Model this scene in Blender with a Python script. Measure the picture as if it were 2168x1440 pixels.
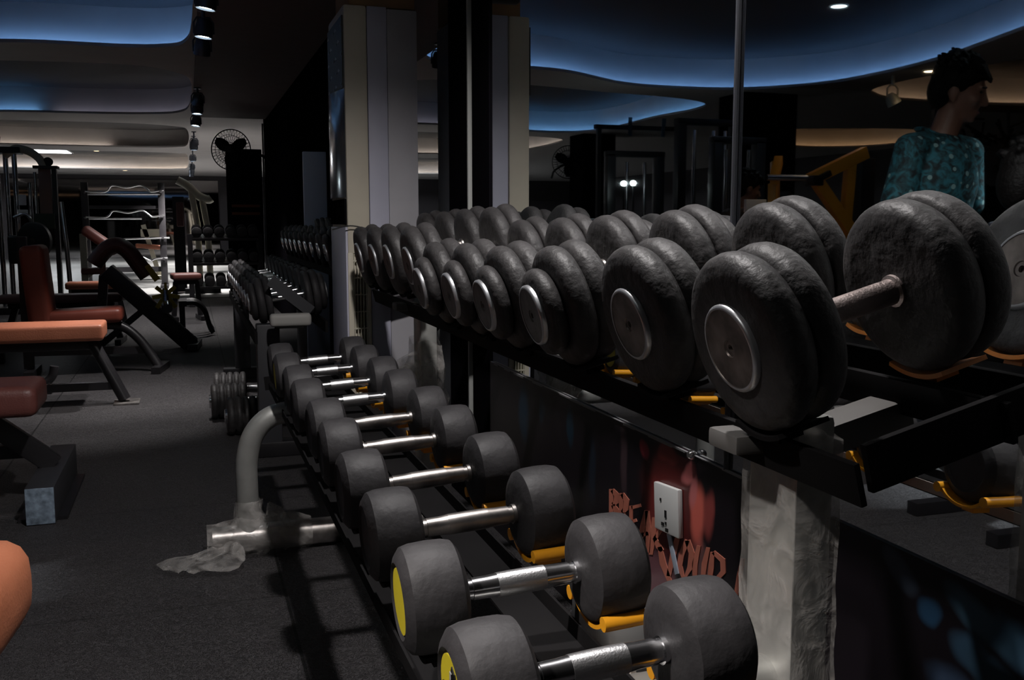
import bpy, bmesh, math, random
from mathutils import Vector, Matrix, Euler

for _o in list(bpy.data.objects):
    bpy.data.objects.remove(_o)
SC = bpy.context.scene
COL = SC.collection
R = math.radians
random.seed(7)

# ---------------------------------------------------------------- camera
cam_data = bpy.data.cameras.new('camera')
cam_data.sensor_width = 36.0
cam_data.lens = 36.0 * 2050.0 / 2168.0
cam_data.clip_start = 0.03
cam_data.clip_end = 120
cam = bpy.data.objects.new('camera', cam_data)
COL.objects.link(cam)
cam.location = (0, 0, 1.05)
cam.rotation_euler = (R(90 - 6.953), 0, R(-18.40))
SC.camera = cam

# ---------------------------------------------------------------- world and exposure
world = bpy.data.worlds.new('world')
SC.world = world
world.use_nodes = True
world.node_tree.nodes['Background'].inputs[0].default_value = (0.35, 0.42, 0.6, 1)
world.node_tree.nodes['Background'].inputs[1].default_value = 0.0
SC.view_settings.view_transform = 'Standard'
SC.view_settings.look = 'None'
SC.view_settings.exposure = 0.0
SC.view_settings.gamma = 1.0
SC.view_settings.use_curve_mapping = False
SC.cycles.max_bounces = 8
SC.cycles.diffuse_bounces = 3
SC.cycles.glossy_bounces = 5
SC.cycles.transparent_max_bounces = 12
SC.cycles.sample_clamp_indirect = 3.0

SPOT_W = 26.0
RACK_W = 112.0
BLUE_LED = 1.6
# lamps: (y, aim offset x, aim offset y, power factor, lit, tilt)
def lamp(name, kind, loc, energy, color, parent=None, target=None, size=0.04, angle=70, blend=0.6):
    d = bpy.data.lights.new(name, kind)
    d.energy = energy
    d.color = color
    if kind == 'SPOT':
        d.spot_size = R(angle); d.spot_blend = blend; d.shadow_soft_size = size
    elif kind == 'AREA':
        d.size = size
    else:
        d.shadow_soft_size = size
    o = bpy.data.objects.new(name, d)
    COL.objects.link(o)
    o.location = loc
    if target is not None:
        v = Vector(target) - Vector(loc)
        o.rotation_euler = v.to_track_quat('-Z', 'Y').to_euler()
    return o

# ---------------------------------------------------------------- materials
MATS = {}
def nodes_of(m):
    m.use_nodes = True
    return m.node_tree.nodes, m.node_tree.links
def mat(name, color, rough=0.5, metal=0.0, bump=0.0, bscale=40.0, var=0.0, vscale=6.0, spec=0.5, emit=None, estr=0.0, coat=0.0, detail=4.0):
    if name in MATS: return MATS[name]
    m = bpy.data.materials.new(name)
    n, l = nodes_of(m)
    b = n['Principled BSDF']
    b.inputs['Base Color'].default_value = (*color, 1)
    b.inputs['Roughness'].default_value = rough
    b.inputs['Metallic'].default_value = metal
    b.inputs['Specular IOR Level'].default_value = spec
    if coat: b.inputs['Coat Weight'].default_value = coat
    if emit:
        b.inputs['Emission Color'].default_value = (*emit, 1)
        b.inputs['Emission Strength'].default_value = estr
    tc = n.new('ShaderNodeTexCoord')
    if var > 0:
        t = n.new('ShaderNodeTexNoise'); t.inputs['Scale'].default_value = vscale; t.inputs['Detail'].default_value = detail
        l.new(tc.outputs['Object'], t.inputs['Vector'])
        r = n.new('ShaderNodeMapRange'); r.inputs['From Min'].default_value = 0.3; r.inputs['From Max'].default_value = 0.7
        r.inputs['To Min'].default_value = 1 - var; r.inputs['To Max'].default_value = 1 + var
        l.new(t.outputs['Fac'], r.inputs['Value'])
        mx = n.new('ShaderNodeMix'); mx.data_type = 'RGBA'; mx.blend_type = 'MULTIPLY'; mx.inputs['Factor'].default_value = 1
        mx.inputs['A'].default_value = (*color, 1)
        l.new(r.outputs['Result'], mx.inputs['B'])
        l.new(mx.outputs['Result'], b.inputs['Base Color'])
        r2 = n.new('ShaderNodeMapRange'); r2.inputs['To Min'].default_value = max(0.02, rough * 0.75); r2.inputs['To Max'].default_value = min(1, rough * 1.25)
        l.new(t.outputs['Fac'], r2.inputs['Value']); l.new(r2.outputs['Result'], b.inputs['Roughness'])
    if bump > 0:
        t2 = n.new('ShaderNodeTexNoise'); t2.inputs['Scale'].default_value = bscale; t2.inputs['Detail'].default_value = 5
        l.new(tc.outputs['Object'], t2.inputs['Vector'])
        bp = n.new('ShaderNodeBump'); bp.inputs['Strength'].default_value = bump; bp.inputs['Distance'].default_value = 0.01
        l.new(t2.outputs['Fac'], bp.inputs['Height']); l.new(bp.outputs['Normal'], b.inputs['Normal'])
    MATS[name] = m
    return m

RUBBER = mat('black_rubber', (0.033, 0.031, 0.033), 0.58, bump=0.25, bscale=35, var=0.25, vscale=14, spec=0.34)
RUBBER_OLD = mat('worn_rubber', (0.038, 0.0355, 0.036), 0.54, bump=0.42, bscale=44, var=0.35, vscale=18, spec=0.4)
CHROME = mat('chrome', (0.80, 0.80, 0.82), 0.20, 1.0)
KNURL = mat('knurled_steel', (0.68, 0.68, 0.69), 0.34, 1.0, bump=0.12, bscale=420)
OLD_STEEL = mat('stained_steel', (0.46, 0.43, 0.41), 0.36, 1.0, var=0.4, vscale=22)
PINK_STEEL = mat('worn_steel', (0.50, 0.42, 0.40), 0.42, 1.0, bump=0.2, bscale=300, var=0.2, vscale=30)
BLACKMETAL = mat('black_painted_metal', (0.014, 0.013, 0.015), 0.38, 0.0, spec=0.5, var=0.2)
DARKRAIL = mat('black_rail_paint', (0.009, 0.0085, 0.009), 0.9, var=0.25, spec=0.08)
SILVER = mat('silver_painted_steel', (0.46, 0.46, 0.44), 0.40, 0.55, var=0.18, vscale=9)
GREYPAINT = mat('grey_painted_steel', (0.22, 0.22, 0.23), 0.5, 0.2, var=0.15)
TANRAIL = mat('tan_rail', (0.48, 0.40, 0.35), 0.5)
YELLOW = mat('yellow_plastic', (0.85, 0.36, 0.015), 0.42, var=0.1)
LOGOY = mat('yellow_print', (0.62, 0.50, 0.02), 0.5)
LOGOB = mat('black_print', (0.008, 0.008, 0.008), 0.5)
FANBLACK = mat('matt_black_fan', (0.004, 0.004, 0.004), 0.8, spec=0.15)
LOGOW = mat('painted_glint', (0.35, 0.35, 0.33), 0.5)
ORANGE = mat('orange_vinyl', (0.42, 0.145, 0.080), 0.46, bump=0.12, bscale=160, var=0.12, vscale=5)
MAROON = mat('maroon_vinyl', (0.15, 0.050, 0.042), 0.48, bump=0.12, bscale=160, var=0.12, vscale=5)
BROWNV = mat('brown_vinyl', (0.16, 0.075, 0.075), 0.5, bump=0.1, bscale=160)
WHITEP = mat('white_plastic', (0.72, 0.73, 0.72), 0.4)
BEIGE = mat('beige_plastic', (0.58, 0.53, 0.43), 0.5, var=0.05)
LILAC = mat('lilac_grey_steel', (0.47, 0.47, 0.57), 0.5, var=0.05)
GREYST = mat('grey_steel_sheet', (0.41, 0.40, 0.43), 0.5, var=0.06)
CREAM = mat('cream_paint', (0.55, 0.52, 0.42), 0.5, var=0.08)
AMBER = mat('amber_paint', (0.62, 0.27, 0.02), 0.42, var=0.1)
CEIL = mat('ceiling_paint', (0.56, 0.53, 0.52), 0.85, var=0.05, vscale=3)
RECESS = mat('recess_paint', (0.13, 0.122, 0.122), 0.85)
SOFFIT = mat('soffit_shade_brown', (0.13, 0.11, 0.11), 0.8, var=0.05)  # unlit look of the soffit put into the colour
BLACKWALL = mat('black_wall_panel', (0.006, 0.0055, 0.007), 0.9, spec=0.0)
DARKWALL = mat('dark_wall_paint', (0.05, 0.045, 0.05), 0.7)
CARD = mat('cardboard', (0.34, 0.20, 0.10), 0.75, var=0.12)
PAPER = mat('crumpled_paper', (0.62, 0.54, 0.45), 0.8, bump=0.3, bscale=40)
GLOSSGREY = mat('glossy_silver_panel', (0.35, 0.36, 0.40), 0.12, 0.75)
DARKGRILLE = mat('dark_grille', (0.02, 0.02, 0.018), 0.5)
SKIN = mat('skin', (0.17, 0.088, 0.06), 0.5)
HAIR = mat('black_hair', (0.0024, 0.002, 0.002), 0.6, bump=0.5, bscale=90, spec=0.15)
JEANS = mat('dark_trousers', (0.02, 0.022, 0.03), 0.8)
SHOE = mat('dark_shoes', (0.02, 0.02, 0.02), 0.6)
GREYSHIRT = mat('grey_shirt', (0.10, 0.115, 0.15), 0.8, var=0.1)
BROWNSHIRT = mat('brown_shirt', (0.09, 0.055, 0.04), 0.8, var=0.1)
GREENSIGN = mat('dark_green_sign', (0.02, 0.035, 0.02), 0.5)
TAPE = mat('pale_tape', (0.42, 0.48, 0.58), 0.4)
LETTER = mat('rust_red_print', (0.52, 0.17, 0.115), 0.45, var=0.12, vscale=20)
EYE = mat('eye_dark', (0.02, 0.015, 0.012), 0.2)
LIP = mat('lip', (0.20, 0.07, 0.06), 0.5)

def emitter(name, color, strength):
    m = bpy.data.materials.new(name)
    n, l = nodes_of(m)
    n.remove(n['Principled BSDF'])
    e = n.new('ShaderNodeEmission'); e.inputs[0].default_value = (*color, 1); e.inputs[1].default_value = strength
    l.new(e.outputs[0], n['Material Output'].inputs[0])
    return m
LAMPWHITE = emitter('lamp_white', (0.86, 1.0, 1.0), 22.0)
LAMPCOOL = emitter('downlight_cool', (0.75, 0.93, 1.0), 9.0)
LAMPWARM = emitter('downlight_warm', (1.0, 0.72, 0.42), 7.0)
PANELLIGHT = emitter('panel_light', (0.95, 0.95, 1.0), 7.0)

def mirror_mat(name, color, rough):
    m = bpy.data.materials.new(name)
    n, l = nodes_of(m)
    b = n['Principled BSDF']
    b.inputs['Base Color'].default_value = (*color, 1)
    b.inputs['Metallic'].default_value = 1.0
    b.inputs['Roughness'].default_value = rough
    return m
MIRROR = mirror_mat('mirror_glass', (0.80, 0.83, 0.84), 0.015)
DIMMIRROR = mirror_mat('tinted_mirror', (0.20, 0.19, 0.19), 0.03)

def wrap_mat():
    m = bpy.data.materials.new('clear_wrap')
    n, l = nodes_of(m)
    b = n['Principled BSDF']
    b.inputs['Base Color'].default_value = (0.66, 0.63, 0.60, 1)
    b.inputs['Roughness'].default_value = 0.22
    b.inputs['Specular IOR Level'].default_value = 0.9
    tc = n.new('ShaderNodeTexCoord')
    t = n.new('ShaderNodeTexNoise'); t.inputs['Scale'].default_value = 14; t.inputs['Detail'].default_value = 6; t.inputs['Distortion'].default_value = 1.5
    l.new(tc.outputs['Object'], t.inputs['Vector'])
    r = n.new('ShaderNodeMapRange'); r.inputs['From Min'].default_value = 0.35; r.inputs['From Max'].default_value = 0.75
    r.inputs['To Min'].default_value = 0.12; r.inputs['To Max'].default_value = 0.55
    l.new(t.outputs['Fac'], r.inputs['Value'])
    bp = n.new('ShaderNodeBump'); bp.inputs['Strength'].default_value = 0.9; bp.inputs['Distance'].default_value = 0.012
    l.new(t.outputs['Fac'], bp.inputs['Height']); l.new(bp.outputs['Normal'], b.inputs['Normal'])
    tr = n.new('ShaderNodeBsdfTransparent')
    mx = n.new('ShaderNodeMixShader')
    l.new(r.outputs['Result'], mx.inputs[0]); l.new(tr.outputs[0], mx.inputs[1]); l.new(b.outputs[0], mx.inputs[2])
    l.new(mx.outputs[0], n['Material Output'].inputs[0])
    return m
WRAP = wrap_mat()

def floor_mat():
    m = bpy.data.materials.new('rubber_floor')
    n, l = nodes_of(m)
    b = n['Principled BSDF']
    tc = n.new('ShaderNodeTexCoord')
    # raised worm pattern of the rubber tiles
    w = n.new('ShaderNodeTexNoise'); w.inputs['Scale'].default_value = 62; w.inputs['Detail'].default_value = 1.0; w.inputs['Distortion'].default_value = 2.6
    l.new(tc.outputs['Object'], w.inputs['Vector'])
    a1 = n.new('ShaderNodeMath'); a1.operation = 'SUBTRACT'; a1.inputs[1].default_value = 0.5; l.new(w.outputs['Fac'], a1.inputs[0])
    a2 = n.new('ShaderNodeMath'); a2.operation = 'ABSOLUTE'; l.new(a1.outputs[0], a2.inputs[0])
    a3 = n.new('ShaderNodeMapRange'); a3.inputs['From Max'].default_value = 0.06; a3.inputs['To Min'].default_value = 1; a3.inputs['To Max'].default_value = 0
    l.new(a2.outputs[0], a3.inputs['Value'])
    fine = n.new('ShaderNodeTexNoise'); fine.inputs['Scale'].default_value = 240; fine.inputs['Detail'].default_value = 3
    l.new(tc.outputs['Object'], fine.inputs['Vector'])
    big = n.new('ShaderNodeTexNoise'); big.inputs['Scale'].default_value = 1.6; big.inputs['Detail'].default_value = 5
    l.new(tc.outputs['Object'], big.inputs['Vector'])
    # tile joints, one metre tiles
    sx = n.new('ShaderNodeSeparateXYZ'); l.new(tc.outputs['Object'], sx.inputs[0])
    joints = []
    for ax, off in (('X', 0.78), ('Y', 0.30)):
        ad = n.new('ShaderNodeMath'); ad.operation = 'ADD'; ad.inputs[1].default_value = 50 + off; l.new(sx.outputs[ax], ad.inputs[0])
        fr = n.new('ShaderNodeMath'); fr.operation = 'FRACT'; l.new(ad.outputs[0], fr.inputs[0])
        lt = n.new('ShaderNodeMath'); lt.operation = 'LESS_THAN'; lt.inputs[1].default_value = 0.008 if ax == 'X' else 0.003; l.new(fr.outputs[0], lt.inputs[0])
        joints.append(lt)
    mxj = n.new('ShaderNodeMath'); mxj.operation = 'MAXIMUM'; l.new(joints[0].outputs[0], mxj.inputs[0]); l.new(joints[1].outputs[0], mxj.inputs[1])
    cr = n.new('ShaderNodeMix'); cr.data_type = 'RGBA'; cr.inputs['A'].default_value = (0.040, 0.037, 0.040, 1); cr.inputs['B'].default_value = (0.075, 0.070, 0.072, 1)
    mu = n.new('ShaderNodeMath'); mu.operation = 'MULTIPLY'; l.new(big.outputs['Fac'], mu.inputs[0]); l.new(fine.outputs['Fac'], mu.inputs[1])
    ad2 = n.new('ShaderNodeMath'); ad2.operation = 'MULTIPLY_ADD'; l.new(mu.outputs[0], ad2.inputs[0]); ad2.inputs[1].default_value = 1.6; ad2.inputs[2].default_value = 0.0
    ad3 = n.new('ShaderNodeMath'); ad3.operation = 'MULTIPLY_ADD'; l.new(a3.outputs[0], ad3.inputs[0]); ad3.inputs[1].default_value = 0.35; l.new(ad2.outputs[0], ad3.inputs[2])
    l.new(ad3.outputs[0], cr.inputs['Factor'])
    cj = n.new('ShaderNodeMix'); cj.data_type = 'RGBA'; cj.inputs['B'].default_value = (0.008, 0.008, 0.008, 1)
    l.new(cr.outputs['Result'], cj.inputs['A']); l.new(mxj.outputs[0], cj.inputs['Factor'])
    l.new(cj.outputs['Result'], b.inputs['Base Color'])
    b.inputs['Roughness'].default_value = 0.6
    b.inputs['Specular IOR Level'].default_value = 0.4
    hs = n.new('ShaderNodeMath'); hs.operation = 'MULTIPLY_ADD'; l.new(fine.outputs['Fac'], hs.inputs[0]); hs.inputs[1].default_value = 0.35; l.new(a3.outputs[0], hs.inputs[2])
    hj = n.new('ShaderNodeMath'); hj.operation = 'MULTIPLY_ADD'; l.new(mxj.outputs[0], hj.inputs[0]); hj.inputs[1].default_value = -2; l.new(hs.outputs[0], hj.inputs[2])
    bp = n.new('ShaderNodeBump'); bp.inputs['Strength'].default_value = 1.0; bp.inputs['Distance'].default_value = 0.006
    l.new(hj.outputs[0], bp.inputs['Height']); l.new(bp.outputs['Normal'], b.inputs['Normal'])
    return m
FLOORM = floor_mat()

def shirt_mat():
    m = bpy.data.materials.new('teal_print_shirt')
    n, l = nodes_of(m)
    b = n['Principled BSDF']; b.inputs['Roughness'].default_value = 0.8
    tc = n.new('ShaderNodeTexCoord')
    t = n.new('ShaderNodeTexNoise'); t.inputs['Scale'].default_value = 22; t.inputs['Detail'].default_value = 3; t.inputs['Distortion'].default_value = 2.0
    l.new(tc.outputs['Object'], t.inputs['Vector'])
    cr = n.new('ShaderNodeValToRGB')
    e = cr.color_ramp.elements
    e[0].position = 0.36; e[0].color = (0.002, 0.008, 0.011, 1)
    e[1].position = 0.62; e[1].color = (0.014, 0.11, 0.14, 1)
    k = e.new(0.48); k.color = (0.008, 0.047, 0.057, 1)
    l.new(t.outputs['Fac'], cr.inputs[0])
    v = n.new('ShaderNodeTexVoronoi'); v.inputs['Scale'].default_value = 26
    l.new(tc.outputs['Object'], v.inputs['Vector'])
    lt = n.new('ShaderNodeMath'); lt.operation = 'LESS_THAN'; lt.inputs[1].default_value = 0.26; l.new(v.outputs['Distance'], lt.inputs[0])
    sep = n.new('ShaderNodeSeparateColor'); l.new(v.outputs['Color'], sep.inputs[0])
    gt = n.new('ShaderNodeMath'); gt.operation = 'GREATER_THAN'; gt.inputs[1].default_value = 0.6; l.new(sep.outputs[0], gt.inputs[0])
    mu = n.new('ShaderNodeMath'); mu.operation = 'MULTIPLY'; l.new(lt.outputs[0], mu.inputs[0]); l.new(gt.outputs[0], mu.inputs[1])
    mx = n.new('ShaderNodeMix'); mx.data_type = 'RGBA'; mx.inputs['B'].default_value = (0.15, 0.26, 0.26, 1)
    l.new(mu.outputs[0], mx.inputs['Factor']); l.new(cr.outputs[0], mx.inputs['A'])
    l.new(mx.outputs['Result'], b.inputs['Base Color'])
    return m
SHIRT = shirt_mat()

# printed wall poster: soft coloured blobs on a near-black ground, (y, z, ry, rz, slant, colour, strength)
BLOBS = [
    (1.82, 0.45, 0.14, 0.13, 0.0, (0.1275, 0.018, 0.0165), 0.85),
    (1.7, 0.455, 0.03, 0.075, 0.0, (0.69, 0.15, 0.1125), 1.0),
    (1.745, 0.535, 0.03, 0.028, 0.5, (0.63, 0.18, 0.18), 1.0),
    (1.66, 0.475, 0.022, 0.06, 0.0, (0.33, 0.0675, 0.06), 0.9),
    (1.72, 0.5, 0.016, 0.045, 0.2, (0.6, 0.18, 0.18), 0.9),
    (1.945, 0.535, 0.022, 0.022, 0.0, (0.3, 0.03, 0.045), 0.9),
    (1.84, 0.55, 0.045, 0.022, 0.2, (0.27, 0.0525, 0.045), 0.9),
    (1.9, 0.43, 0.05, 0.06, 0.0, (0.21, 0.03, 0.027), 0.8),
    (1.88, 0.25, 0.13, 0.08, 0.0, (0.195, 0.0825, 0.0975), 0.9),
    (1.68, 0.36, 0.03, 0.05, 0.0, (0.18, 0.09, 0.09), 0.8),
    (2.06, 0.5, 0.02, 0.1, 0.0, (0.075, 0.045, 0.0525), 0.7),
    (2.79, 0.47, 0.05, 0.09, 0.0, (0.006, 0.027, 0.0525), 1.0),
    (2.62, 0.5, 0.03, 0.05, 0.0, (0.006, 0.018, 0.033), 1.0),
    (2.4, 0.5, 0.025, 0.06, 0.0, (0.009, 0.027, 0.045), 1.0),
    (2.25, 0.42, 0.03, 0.09, 0.0, (0.012, 0.018, 0.03), 1.0),
    (1.11, 0.545, 0.035, 0.022, -0.3, (0.0468, 0.0624, 0.0884), 1.0),
    (1.052, 0.512, 0.026, 0.024, 0.0, (0.026, 0.078, 0.1508), 1.2),
    (0.965, 0.535, 0.062, 0.026, -0.35, (0.0676, 0.143, 0.208), 1.2),
    (0.9, 0.525, 0.05, 0.035, -0.2, (0.0572, 0.1248, 0.195), 1.1),
    (0.975, 0.485, 0.034, 0.03, 0.0, (0.039, 0.0832, 0.1352), 1.0),
    (0.92, 0.46, 0.07, 0.03, -0.3, (0.0312, 0.0676, 0.104), 1.0),
    (0.8, 0.5, 0.07, 0.06, 0.0, (0.052, 0.117, 0.182), 1.0),
    (1.0, 0.42, 0.05, 0.03, 0.0, (0.026, 0.0416, 0.0728), 1.0),
]
def poster_mat():
    m = bpy.data.materials.new('printed_poster')
    n, l = nodes_of(m)
    b = n['Principled BSDF']; b.inputs['Roughness'].default_value = 0.32; b.inputs['Specular IOR Level'].default_value = 0.35
    tc = n.new('ShaderNodeTexCoord')
    sp = n.new('ShaderNodeSeparateXYZ'); l.new(tc.outputs['Object'], sp.inputs[0])
    def M(op, a, bb=None, c=None):
        q = n.new('ShaderNodeMath'); q.operation = op
        for i, v in enumerate((a, bb, c)):
            if v is None: continue
            if isinstance(v, (int, float)): q.inputs[i].default_value = v
            else: l.new(v, q.inputs[i])
        return q.outputs[0]
    nz = n.new('ShaderNodeTexNoise'); nz.inputs['Scale'].default_value = 9; l.new(tc.outputs['Object'], nz.inputs['Vector'])
    wob = M('MULTIPLY_ADD', nz.outputs['Fac'], 0.05, -0.025)
    Y = M('ADD', sp.outputs['Y'], wob); Z = M('ADD', sp.outputs['Z'], wob)
    cur = None
    base = (0.010, 0.0075, 0.0105, 1)
    for (y, z, ry, rz, sl, c, s) in BLOBS:
        dy = M('SUBTRACT', Y, y); dz = M('MULTIPLY_ADD', dy, sl, M('SUBTRACT', Z, z))
        a = M('DIVIDE', dy, ry); q = M('DIVIDE', dz, rz)
        d = M('ADD', M('MULTIPLY', a, a), M('MULTIPLY', q, q))
        g = n.new('ShaderNodeMapRange'); g.interpolation_type = 'SMOOTHSTEP'
        g.inputs['From Min'].default_value = 0.15; g.inputs['From Max'].default_value = 1.35; g.inputs['To Min'].default_value = min(1, s); g.inputs['To Max'].default_value = 0
        l.new(d, g.inputs['Value'])
        mx = n.new('ShaderNodeMix'); mx.data_type = 'RGBA'
        if cur is None: mx.inputs['A'].default_value = base
        else: l.new(cur, mx.inputs['A'])
        mx.inputs['B'].default_value = (*c, 1)
        l.new(g.outputs['Result'], mx.inputs['Factor'])
        cur = mx.outputs['Result']
    l.new(cur, b.inputs['Base Color'])
    return m
POSTER = poster_mat()

# ---------------------------------------------------------------- mesh helpers
class MB:
    def __init__(s): s.v = []; s.f = []
    def add(s, vs, fs):
        o = len(s.v); s.v += [tuple(v) for v in vs]; s.f += [tuple(i + o for i in f) for f in fs]; return s
    def box(s, c, d, rot=None, bev=0.0, seg=2):
        bm = bmesh.new(); bmesh.ops.create_cube(bm, size=1.0)
        bmesh.ops.scale(bm, vec=d, verts=bm.verts)
        if bev > 0: bmesh.ops.bevel(bm, geom=list(bm.edges), offset=bev, segments=seg, profile=0.6, affect='EDGES')
        M = Matrix.Translation(c)
        if rot is not None: M = M @ (rot.to_4x4() if isinstance(rot, Matrix) else Euler(rot).to_matrix().to_4x4())
        bm.verts.ensure_lookup_table()
        vs = [M @ v.co for v in bm.verts]; fs = [[v.index for v in f.verts] for f in bm.faces]
        bm.free(); return s.add(vs, fs)
    def beam(s, a, b, w, h, up=(0, 0, 1), bev=0.0):
        a, b = Vector(a), Vector(b); x = (b - a); L = x.length; x.normalize()
        u = Vector(up); y = u.cross(x)
        if y.length < 1e-4: y = Vector((0, 1, 0)).cross(x)
        y.normalize(); z = x.cross(y)
        return s.box((a + b) / 2, (L, w, h), Matrix((x, y, z)).transposed(), bev)
    def tube(s, pts, r, seg=12, closed=False, caps=True, flat=1.0):
        pts = [Vector(p) for p in pts]; n = len(pts)
        rs = r if isinstance(r, (list, tuple)) else [r] * n
        vs = []; prev = None
        for i, p in enumerate(pts):
            if closed: t = pts[(i + 1) % n] - pts[i - 1]
            else: t = pts[min(i + 1, n - 1)] - pts[max(i - 1, 0)]
            t.normalize()
            if prev is None:
                u = Vector((0, 0, 1)) if abs(t.z) < 0.9 else Vector((0, 1, 0))
                u = (u - t * u.dot(t)).normalized()
            else:
                u = prev - t * prev.dot(t)
                u = u.normalized() if u.length > 1e-6 else prev
            prev = u; w = t.cross(u)
            for k in range(seg):
                a = 2 * math.pi * k / seg
                vs.append(p + (u * math.cos(a) + w * math.sin(a) * flat) * rs[i])
        fs = []
        for i in range(n if closed else n - 1):
            j = (i + 1) % n
            for k in range(seg):
                k2 = (k + 1) % seg
                fs.append((i * seg + k, i * seg + k2, j * seg + k2, j * seg + k))
        if caps and not closed:
            fs.append(tuple(range(seg - 1, -1, -1))); fs.append(tuple((n - 1) * seg + k for k in range(seg)))
        return s.add(vs, fs)
    def lathe(s, prof, seg=40, M=None):
        # profile of (x, r) turned about the x axis
        M = M or Matrix.Identity(4); vs = []; fs = []; rings = []
        for (x, r) in prof:
            if r < 1e-6:
                rings.append([len(vs)]); vs.append(M @ Vector((x, 0, 0)))
            else:
                rings.append(list(range(len(vs), len(vs) + seg)))
                vs += [M @ Vector((x, r * math.cos(2 * math.pi * k / seg), r * math.sin(2 * math.pi * k / seg))) for k in range(seg)]
        for a, b in zip(rings, rings[1:]):
            for k in range(seg):
                k2 = (k + 1) % seg
                if len(a) == 1 and len(b) == 1: continue
                if len(a) == 1: fs.append((a[0], b[k2], b[k]))
                elif len(b) == 1: fs.append((a[k], a[k2], b[0]))
                else: fs.append((a[k], a[k2], b[k2], b[k]))
        return s.add(vs, fs)
    def cyl(s, a, b, r, seg=20, r2=None):
        return s.tube([a, b], [r, r if r2 is None else r2], seg)
    def ell(s, c, r, rot=None, seg=20, rings=12):
        M = Matrix.Translation(c)
        if rot is not None: M = M @ Euler(rot).to_matrix().to_4x4()
        M = M @ Matrix.Diagonal((r[0], r[1], r[2], 1))
        prof = [(-math.cos(math.pi * i / rings), math.sin(math.pi * i / rings) if 0 < i < rings else 0) for i in range(rings + 1)]
        return s.lathe(prof, seg, M)
    def capsule(s, a, b, ra, rb, seg=14):
        a, b = Vector(a), Vector(b); x = (b - a); L = x.length
        q = Vector((1, 0, 0)).rotation_difference(x.normalized()) if L > 1e-6 else Matrix.Identity(3).to_quaternion()
        M = Matrix.Translation(a) @ q.to_matrix().to_4x4()
        prof = []
        for i in range(6): t = math.pi / 2 * (1 - i / 6); prof.append((-ra * math.sin(t), ra * math.cos(t) if i else 0))
        for i in range(7): t = math.pi / 2 * i / 6; prof.append((L + rb * math.sin(t), rb * math.cos(t) if i < 6 else 0))
        return s.lathe(prof, seg, M)
    def prism(s, poly, M, depth):
        # poly in local xy, extruded along local z
        n = len(poly); vs = [M @ Vector((p[0], p[1], 0)) for p in poly] + [M @ Vector((p[0], p[1], depth)) for p in poly]
        fs = [tuple(range(n - 1, -1, -1)), tuple(range(n, 2 * n))] + [(i, (i + 1) % n, n + (i + 1) % n, n + i) for i in range(n)]
        return s.add(vs, fs)
    def mesh(s, name, material=None, smooth=True, angle=38):
        me = bpy.data.meshes.new(name); me.from_pydata(s.v, [], s.f); me.update()
        bm = bmesh.new(); bm.from_mesh(me); bmesh.ops.recalc_face_normals(bm, faces=bm.faces); bm.to_mesh(me); bm.free()
        if material: me.materials.append(material)
        if smooth:
            me.polygons.foreach_set('use_smooth', [True] * len(me.polygons)); me.set_sharp_from_angle(angle=R(angle))
        return me
    def build(s, name, material, parent=None, smooth=True, angle=38):
        o = bpy.data.objects.new(name, s.mesh(name, material, smooth, angle)); COL.objects.link(o)
        if parent is not None: o.parent = parent
        return o

def tag(o, label=None, cat=None, group=None, kind=None):
    if label: o['label'] = label
    if cat: o['category'] = cat
    if group: o['group'] = group
    if kind: o['kind'] = kind
    return o
def thing(name, label, cat, loc=(0, 0, 0), rot=(0, 0, 0), group=None):
    o = bpy.data.objects.new(name, None); COL.objects.link(o); o.empty_display_size = 0.1
    o.location = loc; o.rotation_euler = rot
    return tag(o, label, cat, group)
def solo(mb, name, material, label, cat, loc=(0, 0, 0), rot=(0, 0, 0), group=None, angle=38):
    o = mb.build(name, material, None, True, angle); o.location = loc; o.rotation_euler = rot
    return tag(o, label, cat, group)
def struct(mb, name, material, smooth=False):
    o = mb.build(name, material, None, smooth); return tag(o, kind='structure')
KIDS = {}
def dup(root, loc, rot=None, label=None, group=None):
    r = root.copy(); COL.objects.link(r); r.location = loc
    if rot is not None: r.rotation_euler = rot
    if label: r['label'] = label
    if group: r['group'] = group
    for ch in list(root.children):
        c = ch.copy(); COL.objects.link(c); c.parent = r
        for g in list(ch.children):
            d = g.copy(); COL.objects.link(d); d.parent = c
    return r
def smooth_pts(ctrl, n=8, closed=False):
    P = [Vector(p) for p in ctrl]; out = []; N = len(P)
    for i in range(N if closed else N - 1):
        if closed: p0, p1, p2, p3 = P[i - 1], P[i], P[(i + 1) % N], P[(i + 2) % N]
        else: p0, p1, p2, p3 = P[max(i - 1, 0)], P[i], P[i + 1], P[min(i + 2, N - 1)]
        for k in range(n):
            t = k / n
            out.append(0.5 * ((2 * p1) + (p2 - p0) * t + (2 * p0 - 5 * p1 + 4 * p2 - p3) * t * t + (3 * p1 - p0 - 3 * p2 + p3) * t ** 3))
    if not closed: out.append(P[-1])
    return out
def remesh(mb, name, material, parent, voxel=0.008, smooth=2):
    o = mb.build('tmp_' + name, material)
    m = o.modifiers.new('r', 'REMESH'); m.mode = 'VOXEL'; m.voxel_size = voxel; m.use_smooth_shade = True
    if smooth:
        k = o.modifiers.new('s', 'SMOOTH'); k.factor = 0.5; k.iterations = smooth
    dg = bpy.context.evaluated_depsgraph_get(); dg.update()
    me = bpy.data.meshes.new_from_object(o.evaluated_get(dg)); me.name = name
    bpy.data.objects.remove(o)
    me.materials.clear(); me.materials.append(material)
    me.polygons.foreach_set('use_smooth', [True] * len(me.polygons))
    r = bpy.data.objects.new(name, me); COL.objects.link(r)
    if parent is not None: r.parent = parent
    return r
NTH = ['nearest', 'second', 'third', 'fourth', 'fifth', 'sixth', 'seventh', 'eighth', 'ninth', 'tenth']
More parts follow.
